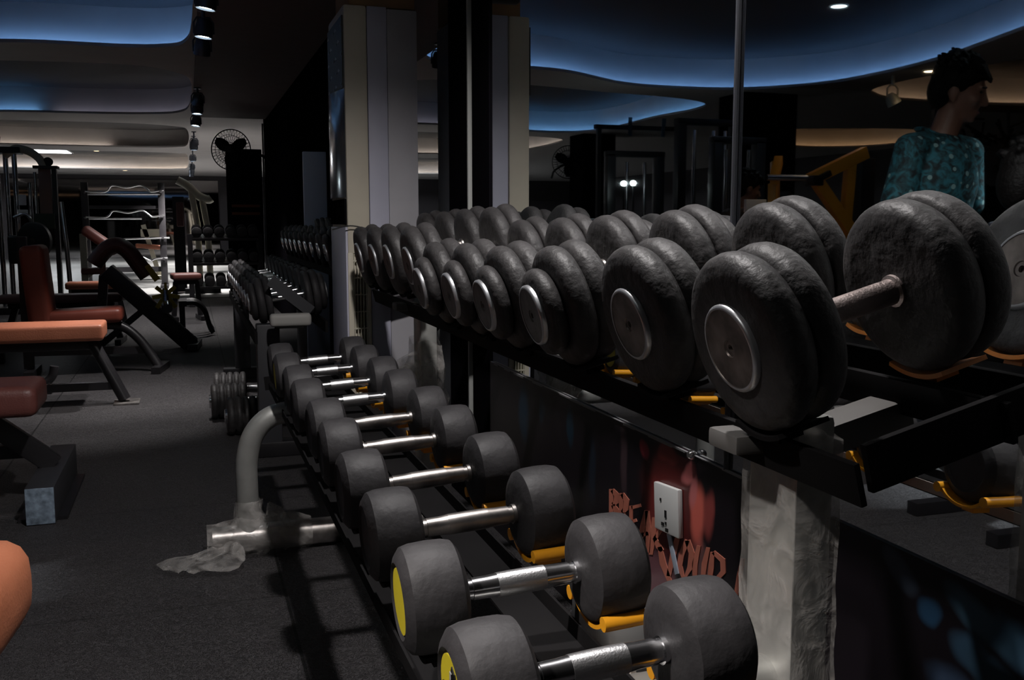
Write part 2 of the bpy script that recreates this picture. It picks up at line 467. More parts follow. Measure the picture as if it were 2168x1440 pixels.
# ---------------------------------------------------------------- lamps of the room (large lights first)
LENS_Z = 2.20
SPOT_X = 0.14
#   y, lit, power factor, aim (dx, dy)
SPOTS = [(1.15, 0, 0, (0.1, -0.2)), (2.75, 0, 0, (-0.1, 0.2)), (4.2, 0, 0, (0.1, 0.3)), (5.60, 1, 1.0, (-0.45, 0.10)), (6.45, 1, 1.25, (-0.35, 0.0)), (7.10, 0, 0, (-0.1, 0.35)),
         (10.15, 1, 0.8, (-0.1, 0.5)), (10.95, 1, 0.9, (-0.1, -0.2)), (12.3, 1, 0.8, (-0.4, -0.3)), (15.6, 1, 0.9, (-0.2, 0.3)), (16.4, 1, 0.9, (0.0, 0.0)), (19.4, 1, 0.9, (0.2, 0)), (22.4, 1, 0.9, (-0.3, 0.2)), (24.2, 1, 0.9, (0.1, 0.3)), (26.0, 1, 0.9, (-0.2, 0.2))]
for (y, lit, pf, aim) in SPOTS:
    if lit:
        lamp('spot_beam', 'SPOT', (SPOT_X + aim[0] * 0.06, y + aim[1] * 0.06, LENS_Z - 0.03), SPOT_W * 4 * pf * (1.25 if y < 9 else (1.1 if y < 14 else 8.0)), (1.0, 0.95, 0.93), target=(SPOT_X + aim[0] * 1.6, y + aim[1] * 1.6, 0), size=0.045, angle=58 if y < 9 else 86, blend=0.7)
lamp('panel_beam', 'AREA', (-3.05, 25.6, 2.66), 150, (0.92, 0.96, 1.0), size=0.9)
RACK_DL = (0.40, 1.70, 2.349)
lamp('downlight_beam', 'SPOT', (RACK_DL[0], RACK_DL[1], RACK_DL[2] - 0.03), RACK_W, (1.0, 0.955, 0.94), target=(0.45, 1.95, 0), size=0.045, angle=132, blend=0.5)
SIDE_DL = (-0.85, 0.75, 2.39)
lamp('downlight_beam', 'SPOT', (-0.85, 0.75, 2.36), 210, (1.0, 0.94, 0.90), target=(0.62, 1.02, 0.18), size=0.05, angle=24, blend=0.9)
WARM_DL = [(-2.7, 5.1, 2.72), (-4.42, 7.25, 2.39), (-1.98, 25.2, 2.72), (-1.5, 27.6, 2.39)]  # first lamp is added, out of view, to brighten the amber machine
COOL_DL = [(-2.94, 6.6, 2.72), (-3.05, 11.6, 2.72)]
for p in WARM_DL:
    lamp('downlight_beam', 'SPOT', (p[0], p[1], p[2] - 0.03), 16, (1.0, 0.70, 0.40), target=(p[0], p[1], 0), size=0.05, angle=120, blend=0.8)
MAN_DL = (-1.60, 2.90, 2.39)
lamp('downlight_beam', 'SPOT', (-1.60, 2.90, 2.36), 400, (0.90, 0.96, 1.0), target=(-1.62, 3.0, 0), size=0.05, angle=60, blend=0.7)
for p in COOL_DL:
    lamp('downlight_beam', 'SPOT', (p[0], p[1], p[2] - 0.03), 9, (0.72, 0.9, 1.0), target=(p[0], p[1], 0), size=0.05, angle=110, blend=0.8)

# ---------------------------------------------------------------- room shell
MW = 0.97            # mirror plane
ZS, ZC = 2.40, 2.73  # soffit underside, recess ceiling
struct(MB().box((-3.6, 13.5, -0.05), (13.9, 34.2, 0.1)), 'floor', FLOORM)
struct(MB().box((-3.6, 22.3, 0.004), (13.5, 16.4, 0.008)), 'floor', mat('pale_floor_tiles', (0.15, 0.153, 0.15), 0.5, var=0.12, vscale=1.5))
struct(MB().box((1.06, 4.85, 1.36), (0.14, 16.9, 2.74)), 'wall_right', BLACKWALL)
struct(MB().box((3.30, 21.9, 1.36), (0.1, 17.3, 2.74)), 'wall_right', DARKWALL)
struct(MB().box((2.24, 13.25, 1.36), (2.22, 0.1, 2.74)), 'wall_return', BLACKWALL)
struct(MB().box((-10.55, 13.5, 1.36), (0.1, 34.2, 2.74)), 'wall_left', DARKWALL)
struct(MB().box((-4.7, -3.55, 1.36), (11.7, 0.1, 2.74)), 'wall_back', DARKWALL)
struct(MB().box((-3.6, 30.55, 1.36), (13.9, 0.1, 2.74)), 'wall_far', DARKWALL)

COVES = {
 'a': [(.08, 4.2), (.08, 7.1), (.03, 7.95), (-.12, 8.2), (-.45, 8.31), (-1.3, 8.38), (-2.2, 8.95), (-2.9, 9.05), (-3.5, 8.93), (-3.95, 8.5), (-4.14, 7.95), (-4.1, 6.9), (-3.7, 5.5), (-3.3, 4.2), (-2.2, 3.2), (-.7, 3.1), (-.05, 3.4)],
 'b': [(.08, 10.1), (.07, 12.2), (-.05, 12.95), (-.35, 13.25), (-1.0, 13.42), (-2.1, 13.55), (-3.1, 14.0), (-3.75, 13.85), (-3.95, 13.1), (-3.9, 11.7), (-3.97, 10.8), (-3.83, 10.2), (-3.45, 9.85), (-2.9, 9.66), (-2.3, 9.55), (-1.4, 9.3), (-.5, 9.2), (-.1, 9.45)],
 'c': [(.05, 15.4), (.05, 18.2), (-.15, 18.9), (-.8, 19.2), (-2.4, 19.2), (-3.6, 19.0), (-4.1, 18.0), (-4.2, 16.4), (-4.0, 15.2), (-3.3, 14.75), (-2.0, 14.6), (-.8, 14.55), (-.15, 14.8)],
 'd': [(.05, 21.2), (.05, 26.0), (-.15, 26.8), (-.8, 27.1), (-2.6, 27.1), (-4.6, 27.0), (-5.2, 26.0), (-5.2, 21.6), (-4.8, 20.7), (-3.6, 20.4), (-2.0, 20.4), (-.8, 20.4), (-.15, 20.6)],
 'e': [(-4.72, 8.3), (-5.0, 8.75), (-5.7, 9.1), (-7.3, 9.05), (-8.4, 8.2), (-8.6, 6.2), (-7.4, 4.9), (-5.9, 4.6), (-5.0, 5.2), (-4.75, 6.3), (-4.66, 7.5)],
 'f': [(-6.2, 12.8), (-6.9, 12.2), (-8.3, 11.9), (-9.6, 12.8), (-9.8, 14.6), (-8.9, 15.3), (-7.4, 14.7), (-6.5, 13.9)]}
def offset_loop(L, d):
    out = []; n = len(L)
    area = sum(L[i].x * L[(i + 1) % n].y - L[(i + 1) % n].x * L[i].y for i in range(n))
    sg = 1 if area > 0 else -1
    for i in range(n):
        t = (L[(i + 1) % n] - L[i - 1]).normalized()
        out.append(L[i] + Vector((t.y, -t.x, 0)) * d * sg)
    return out
loops = {k: smooth_pts([(x, y, 0) for x, y in c], 6, True) for k, c in COVES.items()}
lips = {k: offset_loop(L, 0.012) for k, L in loops.items()}
ledges = {k: offset_loop(L, 0.13) for k, L in loops.items()}
bm = bmesh.new()
def ring(pts, z):
    vs = [bm.verts.new((p.x, p.y, z)) for p in pts]
    return vs, [bm.edges.new((vs[i], vs[(i + 1) % len(vs)])) for i in range(len(vs))]
es = []
_, e0 = ring([Vector(p) for p in ((-10.5, -3.5, 0), (3.25, -3.5, 0), (3.25, 30.5, 0), (-10.5, 30.5, 0))], ZS)
es += e0
low = {}
for k, L in loops.items():
    low[k], e1 = ring(L, ZS); es += e1
bmesh.ops.triangle_fill(bm, use_beauty=True, use_dissolve=False, edges=es)
me = bpy.data.meshes.new('ceiling'); bm.to_mesh(me); bm.free()
me.materials.append(CEIL)
o = bpy.data.objects.new('ceiling', me); COL.objects.link(o); tag(o, kind='structure')
n_trim = 0
for k, L in loops.items():
    n_trim += 1
    Q = ledges[k]; n = len(L); mb = MB()
    I = lips[k]
    vs = [(p.x, p.y, ZS) for p in L] + [(p.x, p.y, ZS + 0.026) for p in L] + [(p.x, p.y, ZS + 0.026) for p in I] + [(p.x, p.y, ZS + 0.003) for p in I] + [(p.x, p.y, ZS + 0.003) for p in Q] + [(p.x, p.y, ZC) for p in Q]
    mb.add(vs, [(a * n + i, a * n + (i + 1) % n, (a + 1) * n + (i + 1) % n, (a + 1) * n + i) for a in range(5) for i in range(n)])
    o = mb.build('trim_%d' % n_trim, CEIL, None, True, 40); tag(o, kind='structure')
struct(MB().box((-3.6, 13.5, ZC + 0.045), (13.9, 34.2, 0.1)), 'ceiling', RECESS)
# added lower bulkhead by the mirror wall, its brown standing in for unlit soffit
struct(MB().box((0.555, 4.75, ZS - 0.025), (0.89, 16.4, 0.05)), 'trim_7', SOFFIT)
solo(MB().box((0, 0, 0), (0.02, 0.03, 2.32), bev=0.004), 'corner_trim', mat('worn_grey_trim', (0.16, 0.155, 0.15), 0.5, var=0.3), 'thin grey corner strip at the end of the black wall beside the fan', 'corner strip', (0.978, 13.305, 1.17))
struct(MB().box((-4.15, 14.3, 1.2), (0.55, 0.55, 2.4), bev=0.01), 'wall_pillar_centre', BLACKWALL)
struct(MB().box((-3.95, 9.3, 1.2), (0.66, 0.5, 2.4), bev=0.01), 'wall_pillar_left', BLACKWALL)

# LED strips lying on the cove ledges
def strip(k, color, strength, keep):
    L = [a * 0.5 + b * 0.5 for a, b in zip(loops[k], ledges[k])]
    run = []; runs = []
    for p in L + [L[0]]:
        if keep(p): run.append((p.x, p.y, ZS + 0.010))
        else:
            if len(run) > 2: runs.append(run)
            run = []
    if len(run) > 2: runs.append(run)
    mb = MB()
    for r_ in runs: mb.tube(r_, 0.006, 6)
    return mb, emitter('led_' + k, color, strength)
for k, col, st, keep, lab in (
    ('a', (0.22, 0.48, 1.0), 10.5, lambda p: True, 'blue light strip hidden on the ledge of the ceiling recess above the flat benches'),
    ('b', (0.20, 0.50, 1.0), 10.0, lambda p: p.x < -1.7, 'blue light strip in the second ceiling recess, towards the far side of the gym'),
    ('b', (0.62, 0.62, 0.80), 2.6, lambda p: p.x > -1.6 and p.y > 12, 'dim greyish light strip in the second ceiling recess, towards the spotlights'),
    ('c', (1.0, 0.88, 0.76), 7.0, lambda p: p.x < -1.2, 'warm light strip in the third ceiling recess beyond the dark soffit'),
    ('d', (1.0, 0.86, 0.70), 12.0, lambda p: p.y > 23, 'warm light strip in the brightest ceiling recess by the far wall'),
    ('e', (1.0, 0.66, 0.40), 3.6, lambda p: True, 'warm light strip in the round ceiling recess seen in the mirror above the man'),
    ('f', (1.0, 0.60, 0.30), 4.2, lambda p: True, 'warm light strip in the small ceiling recess seen in the mirror above the yellow machine')):
    mb, em = strip(k, col, st, keep)
    solo(mb, 'light_strip', em, lab, 'light strip')

# ---------------------------------------------------------------- mirror wall
def mirror(y0, y1, z0, z1, lab):
    solo(MB().box((0, 0, 0), (0.012, y1 - y0 - 0.004, z1 - z0)), 'wall_mirror', MIRROR, lab, 'mirror', (MW + 0.006, (y0 + y1) / 2, (z0 + z1) / 2))
ZW = 0.577
mirror(-1.0, 1.597, ZW, 2.345, 'tall wall mirror reflecting the man in the teal shirt')
mirror(1.597, 3.14, ZW, 2.345, 'tall wall mirror behind the dumbbell rack, between the thin metal seam and the black panel')
mirror(3.665, 4.32, 0.0, 2.345, 'narrow wall mirror behind the standing air conditioner')
sm = MB().box((0, 0, 0), (0.006, 0.010, 1.768)).cyl((-0.002, 0, -0.884), (-0.002, 0, 0.884), 0.004, 10)
sm.box((-0.003, 0, 0.50), (0.010, 0.015, 0.11), bev=0.003)
solo(sm, 'mirror_seam_strip', mat('seam_metal', (0.07, 0.072, 0.085), 0.4, 0.4), 'thin upright metal strip over the joint between two wall mirrors', 'metal strip', (MW - 0.004, 1.597, 1.461))
solo(MB().box((0, 0, 0), (0.02, 0.525, 2.345)), 'black_wall_panel', BLACKWALL, 'tall glossy black panel on the wall beside the standing air conditioner', 'wall panel', (MW + 0.004, 3.4025, 1.1725))
solo(MB().box((0, 0, 0), (0.016, 0.014, 2.0), bev=0.003), 'cable_trunking', mat('white_trunking', (0.42, 0.43, 0.41), 0.5), 'narrow pale upright cable duct on the black wall panel', 'cable duct', (MW - 0.014, 3.35, 1.34))

# printed poster under the mirrors
pt = thing('wall_poster', 'long dark printed poster below the mirror with rust red lettering', 'poster', (0, 0, 0))
MB().box((0.972, 1.32, ZW / 2), (0.014, 3.64, ZW)).build('printed_panel', POSTER, pt)
LETTERS = [[[(2.1374,0.3941),(2.1352,0.3212)],[(2.1141,0.4003),(2.1119,0.3281)]],[[(2.128,0.3912),(2.1053,0.3846),(2.1087,0.3724),(2.1216,0.3623)],[(2.111,0.4024),(2.0755,0.3973),(2.0795,0.375),(2.1064,0.3591)]],[[(2.1236,0.3552),(2.1072,0.3468),(2.1083,0.3244)],[(2.1044,0.3661),(2.076,0.3583),(2.0855,0.3301)]],[[(2.0777,0.4002),(2.0775,0.32)],[(2.0555,0.4061),(2.0552,0.3267)]],[[(2.0709,0.3975),(2.0503,0.3875),(2.0551,0.3693),(2.0674,0.3577)],[(2.0527,0.4078),(2.0209,0.3988),(2.0263,0.373),(2.0508,0.3559)]],[[(2.0664,0.3537),(2.0474,0.3204)],[(2.0448,0.3619),(2.0261,0.3288)]],[[(2.0206,0.3851),(2.0181,0.3124)],[(2.0028,0.3902),(2.0003,0.3181)]],[[(2.0062,0.3803),(1.9578,0.4001)],[(2.0111,0.3866),(1.9626,0.4063)]],[[(2.0044,0.3468),(1.9778,0.3592)],[(2.0106,0.3525),(1.9839,0.3648)]],[[(2.0054,0.3099),(1.9841,0.3174)],[(2.0071,0.3174),(1.9858,0.3248)]],[[(1.9406,0.3972),(1.9605,0.3557),(1.9776,0.2984)],[(1.9212,0.4009),(1.9328,0.3614),(1.9574,0.3031)]],[[(1.9365,0.3964),(1.9325,0.3529),(1.9286,0.3011)],[(1.9168,0.4027),(1.905,0.3616),(1.9089,0.3075)]],[[(1.9527,0.3298),(1.9167,0.3456)],[(1.9582,0.3371),(1.9221,0.3528)]],[[(1.902,0.3918),(1.9078,0.3466),(1.9147,0.3014)],[(1.8828,0.3971),(1.8809,0.3539),(1.8954,0.3066)]],[[(1.8609,0.3846),(1.8972,0.3431)],[(1.8448,0.385),(1.8805,0.3438)]],[[(1.8955,0.343),(1.8782,0.3279),(1.8578,0.3254)],[(1.8784,0.3524),(1.8558,0.3417),(1.8436,0.3357)]],[[(1.8723,0.3322),(1.8595,0.2968),(1.8217,0.2697)],[(1.8518,0.3407),(1.8318,0.3103),(1.8031,0.28)]],[[(1.7886,0.3872),(1.812,0.3402),(1.8276,0.2822)],[(1.7698,0.3906),(1.785,0.3462),(1.8078,0.2873)]],[[(1.7498,0.3894),(1.7738,0.3509),(1.7823,0.319),(1.7514,0.2961),(1.7141,0.3382),(1.7083,0.3739),(1.729,0.3957)],[(1.729,0.3918),(1.7508,0.3551),(1.7584,0.3285),(1.7484,0.3091),(1.7364,0.3338),(1.7311,0.3651),(1.7498,0.3854)]],[[(1.699,0.3928),(1.7161,0.3488),(1.7125,0.3033)],[(1.6834,0.3962),(1.6936,0.3553),(1.6963,0.3091)]],[[(1.6611,0.4013),(1.6776,0.3624),(1.6808,0.3153)],[(1.6461,0.4044),(1.656,0.368),(1.6652,0.3202)]],[[(1.7104,0.3001),(1.6866,0.2957),(1.6665,0.3177)],[(1.6983,0.31),(1.6886,0.3067),(1.6795,0.3178)]],[[(1.6445,0.3971),(1.6508,0.3626),(1.6549,0.3216)],[(1.6294,0.4014),(1.6297,0.3688),(1.6396,0.3262)]],[[(1.6386,0.3957),(1.6065,0.3898),(1.604,0.3718),(1.6324,0.3419)],[(1.6289,0.4049),(1.5886,0.4009),(1.585,0.3745),(1.621,0.3406)]],[[(1.6296,0.3397),(1.6136,0.3262)],[(1.616,0.3478),(1.6002,0.3343)]],[[(1.5331,0.4222),(1.5456,0.3831),(1.5567,0.3266)],[(1.5198,0.4253),(1.5268,0.3879),(1.5431,0.3305)]]]
lm = MB()
for a, b in LETTERS:
    n = len(a)
    vs = [(0.9636, y, z) for y, z in a] + [(0.9636, y, z) for y, z in b] + [(0.9655, y, z) for y, z in a] + [(0.9655, y, z) for y, z in b]
    fs = []
    for i in range(n - 1):
        fs.append((i, i + 1, n + i + 1, n + i)); fs.append((2 * n + i, 3 * n + i, 3 * n + i + 1, 2 * n + i + 1))
        fs.append((i, 2 * n + i, 2 * n + i + 1, i + 1)); fs.append((n + i, n + i + 1, 3 * n + i + 1, 3 * n + i))
    fs.append((0, n, 3 * n, 2 * n)); fs.append((n - 1, 3 * n - 1, 4 * n - 1, 2 * n - 1))
    lm.add(vs, fs)
tag(lm.build('lettering', LETTER, pt, False), 'rust red brush lettering reading BREAK YOUR')
cm = MB()
random.seed(3)
y = 3.12
while y > 0.1:
    d = random.uniform(0.02, 0.09); h = random.choice((0.0015, 0.002, 0.004, 0.006))
    if not (1.6 > y): cm.box((0.9635, y - d / 2, ZW - h / 2 + 0.001), (0.005, d, h))
    y -= d
tag(cm.build('worn_edge', mat('worn_edge', (0.26, 0.26, 0.26), 0.5), pt, False), 'chipped pale top edge')
# switch plate hanging crooked on the poster
sw = thing('wall_switch', 'white electrical plate hanging crooked on the dark poster', 'switch', (0.958, 1.815, 0.436), (R(-5), 0, 0))
MB().box((0, 0, 0), (0.012, 0.112, 0.104), bev=0.004).build('plate', WHITEP, sw)
sb = MB()
for (yy, zz, w, h) in ((0.022, 0.018, 0.006, 0.006), (0.0, -0.01, 0.008, 0.016), (0.0, -0.03, 0.006, 0.006), (0.014, -0.034, 0.012, 0.007), (-0.004, -0.044, 0.012, 0.008)):
    sb.box((-0.0065, yy, zz), (0.002, w, h))
sb.build('socket_holes', LOGOB, sw, False)
solo(MB().box((0, 0, 0), (0.003, 0.018, 0.088), bev=0.001), 'tape_strip', TAPE, 'pale blue strip of tape hanging below the switch plate', 'tape', (0.962, 1.797, 0.343), (R(-28), 0, 0))
kn = MB().lathe([(-0.012, 0), (-0.012, 0.006), (-0.006, 0.010), (0.0, 0.010), (0.004, 0.006), (0.004, 0)], 18)
solo(kn, 'mirror_clip', CHROME, 'small round metal clip holding the lower mirror edge above the switch', 'mirror clip', (0.962, 1.719, 0.578))

# ---------------------------------------------------------------- track spotlights and downlights
def make_spot(label, y, lit, aim):
    t = thing('track_spotlight', label, 'spotlight', (SPOT_X, y, LENS_Z), (0, 0, 0), 'spotlights in a line along the dark soffit')
    top = (ZS if y > 12.9 else ZS - 0.05) - LENS_Z
    d = Vector((aim[0] * 0.75, aim[1] * 0.75, -2.2)).normalized()
    if not lit: d = Vector((aim[0], aim[1], -1)).normalized()
    M = Matrix.Translation((d.x * 0.02, d.y * 0.02, 0)) @ Vector((1, 0, 0)).rotation_difference(d).to_matrix().to_4x4()
    MB().lathe([(-0.09, 0), (-0.09, 0.035), (-0.075, 0.045), (-0.03, 0.055), (0.02, 0.056), (0.02, 0.049), (0.008, 0.046)], 24, M).build('lamp_can', mat('spot_can', (0.16, 0.18, 0.22), 0.3, 0.6), t)
    MB().lathe([(0.008, 0.0), (0.0085, 0.046), (0.004, 0.047), (0.004, 0)], 24, M).build('lens', LAMPWHITE if lit else BLACKMETAL, t)
    m = MB().cyl((0, 0, 0.10), (0, 0, top), 0.012, 12).cyl((0, 0, top - 0.012), (0, 0, top), 0.035, 20)
    m.tube([(-0.058, 0, 0), (-0.058, 0, 0.07), (-0.04, 0, 0.10), (0.04, 0, 0.10), (0.058, 0, 0.07), (0.058, 0, 0)], 0.006, 8)
    m.build('yoke', mat('spot_can', (0.16, 0.18, 0.22), 0.3, 0.6), t)
spot_labels = ['lit spotlight on the soffit above the nearest dumbbells', 'lit spotlight on the soffit above the middle of the dumbbell rack', 'unlit spotlight on the soffit before the standing air conditioner',
  'lit spotlight at the very top of the photo, above the flat bench', 'large lit spotlight below the topmost one, beside the blue ceiling recess', 'unlit dark spotlight just behind the large lit one',
  'lit spotlight hanging at the corner of the second ceiling recess', 'tilted lit spotlight second behind the corner of the second recess', 'tilted lit spotlight third in the cluster past the second recess',
  'lit spotlight beside the third ceiling recess', 'lit spotlight close behind the one beside the third recess', 'small lit spotlight ahead of the last three over the far floor', 'small lit spotlight third from the far end of the line', 'tiny lit spotlight last but one in the line', 'tiny lit spotlight at the far end of the line']
for (y, lit, pf, aim), lab in zip(SPOTS, spot_labels): make_spot(lab, y, lit, aim)
def downlight(p, mm, lab):
    t = thing('ceiling_downlight', lab, 'downlight', p, (0, 0, 0), 'recessed ceiling downlights')
    M = Matrix(((0, 0, 1, 0), (0, 1, 0, 0), (-1, 0, 0, 0), (0, 0, 0, 1)))
    MB().lathe([(-0.01, 0.075), (0.002, 0.075), (0.006, 0.068), (0.004, 0.058)], 28, M).build('trim_ring', WHITEP, t)
    MB().lathe([(-0.004, 0.0), (0.003, 0.058), (-0.008, 0.06), (-0.008, 0)], 28, M).build('lens', mm, t)
for p, mm, lab in zip([RACK_DL, MAN_DL, SIDE_DL] + WARM_DL + COOL_DL, [LAMPWHITE] * 3 + [LAMPWARM] * 4 + [LAMPCOOL] * 2, ['bright downlight in the bulkhead right above the dumbbell rack', 'white downlight above the man and the seated person', 'white downlight in the soffit beside the nearest orange bench pad', 'added unseen warm lamp in the blue recess, brightening the amber machine', 'warm downlight on the soffit strip above the man in the mirror', 'warm downlight in the brightest recess near the white light panel', 'warm downlight on the soffit in front of the far mirror', 'cool downlight inside the large blue recess', 'cool downlight inside the second blue recess']):
    downlight(p, mm, lab)
pl = thing('ceiling_light_panel', 'bright white rectangular light panel in the far recess', 'light panel', (-3.05, 25.6, ZC - 0.005))
MB().box((0, 0, 0), (0.95, 1.25, 0.03), bev=0.004).build('frame', WHITEP, pl)
MB().box((0, 0, -0.014), (0.86, 1.15, 0.01)).build('diffuser', PANELLIGHT, pl)
# spotlight on the strip of soffit seen in the mirror
t = thing('track_spotlight', 'white gimbal spotlight on the soffit in front of the round warm recess', 'spotlight', (-4.32, 7.62, 2.40))
CW = mat('cream_lamp', (0.5, 0.48, 0.40), 0.4)
MB().cyl((0, 0, 0), (0, 0, -0.09), 0.016, 12).tube([(-0.06, 0, -0.20), (-0.06, 0, -0.12), (-0.03, 0, -0.09), (0.03, 0, -0.09), (0.06, 0, -0.12), (0.06, 0, -0.20)], 0.009, 8).build('yoke', CW, t)
M = Matrix.Translation((0, 0, -0.22)) @ Euler((0, R(60), R(200))).to_matrix().to_4x4()
MB().lathe([(-0.06, 0), (-0.06, 0.03), (-0.02, 0.055), (0.05, 0.066), (0.05, 0.056), (0.04, 0.052), (0.04, 0)], 22, M).build('lamp_can', CW, t)
# ---------------------------------------------------------------- dumbbells
def round_head(x0, x1, r, s):
    # cylinder head with worn rounded rims, from the inner face x0 to the outer face x1, mirrored by s
    c = 0.013
    pr = [(x0, 0.0), (x0, r - 0.026), (x0 + 0.004, r - 0.012), (x0 + c * 0.8, r - 0.003), (x0 + c * 1.7, r), ((x0 + x1) / 2, r + 0.001), (x1 - c * 1.7, r), (x1 - c * 0.8, r - 0.003), (x1 - 0.003, r - 0.013), (x1, r - 0.022), (x1 - 0.004, r - 0.026), (x1 - 0.005, 0.0)]
    return [(s * x, q) for x, q in pr]
def logo(mb_y, mb_b, mb_w, x, s, r):
    M = Matrix.Translation((s * x, 0, 0))
    mb_y.lathe([(0, 0), (s * 0.0012, r), (-s * 0.001, r), (-s * 0.001, 0)], 36, M)
    # plain dark strokes over the yellow disc
    for (y, z, w, h, a) in ((0.0, 0.0, 0.024, 0.072, 32), (0.020, -0.014, 0.018, 0.040, -18), (-0.020, 0.014, 0.016, 0.034, -24)):
        mb_b.box((s * (x + 0.0016), y, z), (0.0012, w, h), (R(a), 0, 0))
    for (y, z, w, h, a) in ((-0.004, 0.018, 0.006, 0.022, 10), (0.006, -0.006, 0.007, 0.014, 40)):  # pale marks painted as a glint on the disc
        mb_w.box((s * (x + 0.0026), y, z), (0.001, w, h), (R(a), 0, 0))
def make_small(handle_mat, grip_mat, label, printed=True):
    t = thing('round_dumbbell', label, 'dumbbell', (0, 0, 0), (0, 0, 0), 'dumbbells on the lower shelf of the wrapped rack')
    zc = 0.073; up = Matrix.Translation((0, 0, zc))
    for s in (-1, 1):
        h = bpy.data.objects.new('head', MB().lathe(round_head(0.083, 0.171, 0.073, s), 44, up).mesh('head', RUBBER)); COL.objects.link(h); h.parent = t
        if not printed: continue
        y_, b_, w_ = MB(), MB(), MB(); logo(y_, b_, w_, 0.1675, s, 0.044)
        for q in (y_, b_, w_): q.v = [(v[0], v[1], v[2] + zc) for v in q.v]
        lp = tag(y_.build('logo_disc', LOGOY, h), 'yellow printed disc'); b_.build('logo_mark', LOGOB, lp, False); w_.build('logo_glint', LOGOW, lp, False)
    MB().lathe([(-0.0858, 0.0), (-0.0858, 0.0165), (-0.0770, 0.0165), (-0.0766, 0.0135), (-0.0699, 0.0135), (-0.0695, 0.0150), (-0.0487, 0.0152), (-0.0310, 0.0164), (-0.0305, 0.0155), (0.0305, 0.0155), (0.0310, 0.0164), (0.0487, 0.0152), (0.0695, 0.0150), (0.0699, 0.0135), (0.0766, 0.0135), (0.0770, 0.0165), (0.0858, 0.0165), (0.0858, 0)], 24, up).build('handle', handle_mat, t)
    MB().lathe([(-0.0345, 0.0150), (-0.034, 0.0167), (-0.017, 0.0171), (0, 0.0172), (0.017, 0.0171), (0.034, 0.0167), (0.0345, 0.0150)], 24, up).build('knurled_grip', grip_mat, t)
    return t
CAPCHROME = mat('cap_chrome', (0.66, 0.67, 0.70), 0.36, 0.85)
def bump_disc(c, half, r, n=9):
    # one bulging rubber plate profile centred on c
    out = []
    for i in range(n):
        a = -math.pi / 2 + math.pi * i / (n - 1)
        out.append((c + half * math.sin(a), r - 0.030 + 0.030 * max(0, math.cos(a)) ** 0.62))
    return out
def big_profile(inner, cs, s):
    pr = [(inner, 0.0)]
    for (c, half, r) in cs: pr += bump_disc(c, half, r)
    last = cs[-1]
    pr += [(last[0] + last[1], 0.0)]
    # keep x growing so the lathe never folds back on itself
    fx = [pr[0]]
    for x, r in pr[1:]: fx.append((max(x, fx[-1][0]), r))
    return [(s * x, r) for x, r in fx]
def make_big(label, plates, cap_x, cap_r, rmax, handle_mat, face_mat, group, rubber=RUBBER_OLD):
    t = thing('plate_dumbbell', label, 'dumbbell', (0, 0, 0), (0, 0, 0), group)
    up = Matrix.Translation((0, 0, rmax))
    for s in (-1, 1):
        h = bpy.data.objects.new('head', MB().lathe(big_profile(0.074, plates, s), 56, up).mesh('head', rubber, True, 80)); COL.objects.link(h); h.parent = t
        c = [(cap_x - 0.020, 0.0), (cap_x - 0.020, cap_r * 0.97), (cap_x - 0.005, cap_r), (cap_x + 0.0055, cap_r), (cap_x + 0.0080, cap_r * 0.965), (cap_x + 0.0088, cap_r * 0.93), (cap_x + 0.0085, cap_r * 0.90)]
        cp = tag(MB().lathe([(s * a, b) for a, b in c], 44, up).build('cap_rim', CAPCHROME, t, True, 60), 'chrome end cap')
        f = [(cap_x + 0.0085, cap_r * 0.90), (cap_x + 0.0075, cap_r * 0.885), (cap_x + 0.0075, cap_r * 0.20), (cap_x + 0.0055, cap_r * 0.18), (cap_x + 0.0055, cap_r * 0.09), (cap_x + 0.001, cap_r * 0.08), (cap_x + 0.001, 0)]
        MB().lathe([(s * a, b) for a, b in f], 44, up).build('cap_face', face_mat, cp, True, 25)
    MB().lathe([(-0.086, 0), (-0.086, 0.022), (-0.070, 0.0205), (-0.068, 0.0165), (-0.05, 0.0165), (0.05, 0.0165), (0.068, 0.0165), (0.070, 0.0205), (0.086, 0.022), (0.086, 0)], 26, up).build('handle', handle_mat, t)
    return t

RACK_Y0 = 0.945
LOW_Y = [0.945, 1.21, 1.49, 1.77, 2.07, 2.33, 2.64, 2.91, 3.20, 3.46]
KL = 0.956
LOW_Y = [y * KL for y in LOW_Y]
LOW_X, LOW_Z = 0.4255 * KL, 1.05 - 0.49 * KL - 0.073 * KL
UP_Y = [0.987, 1.265, 1.574, 1.873, 2.133, 2.431, 2.702, 2.991, 3.254, 3.541]
UP_T = [1.052, 1.053, 1.047, 1.040, 1.038, 1.034, 1.071, 1.070, 1.065, 1.063]
UP_TILT = [15.4, 15.4, 15.0, 15.0, 14.0, 13.6, 12.6, 12.2, 12.0, 12.0]
UP_X = 0.756
low_protos = [make_small(CHROME, KNURL, ''), make_small(OLD_STEEL, OLD_STEEL, '', False), make_small(CHROME, KNURL, '', False)]
low_style = [0, 0, 1, 1, 1, 1, 2, 2, 0, 2]
low_note = ['at the bottom edge of the photo', 'showing its yellow disc, beside the lettered poster', 'in front of the switch plate', 'beside the bare wall poster', 'dull stained handle', 'stained handle, ahead of the shiny ones', 'with a bright chrome handle', 'bright chrome handle above an orange cradle', 'near the standing air conditioner', 'next to the far leg of the rack']
used = set()
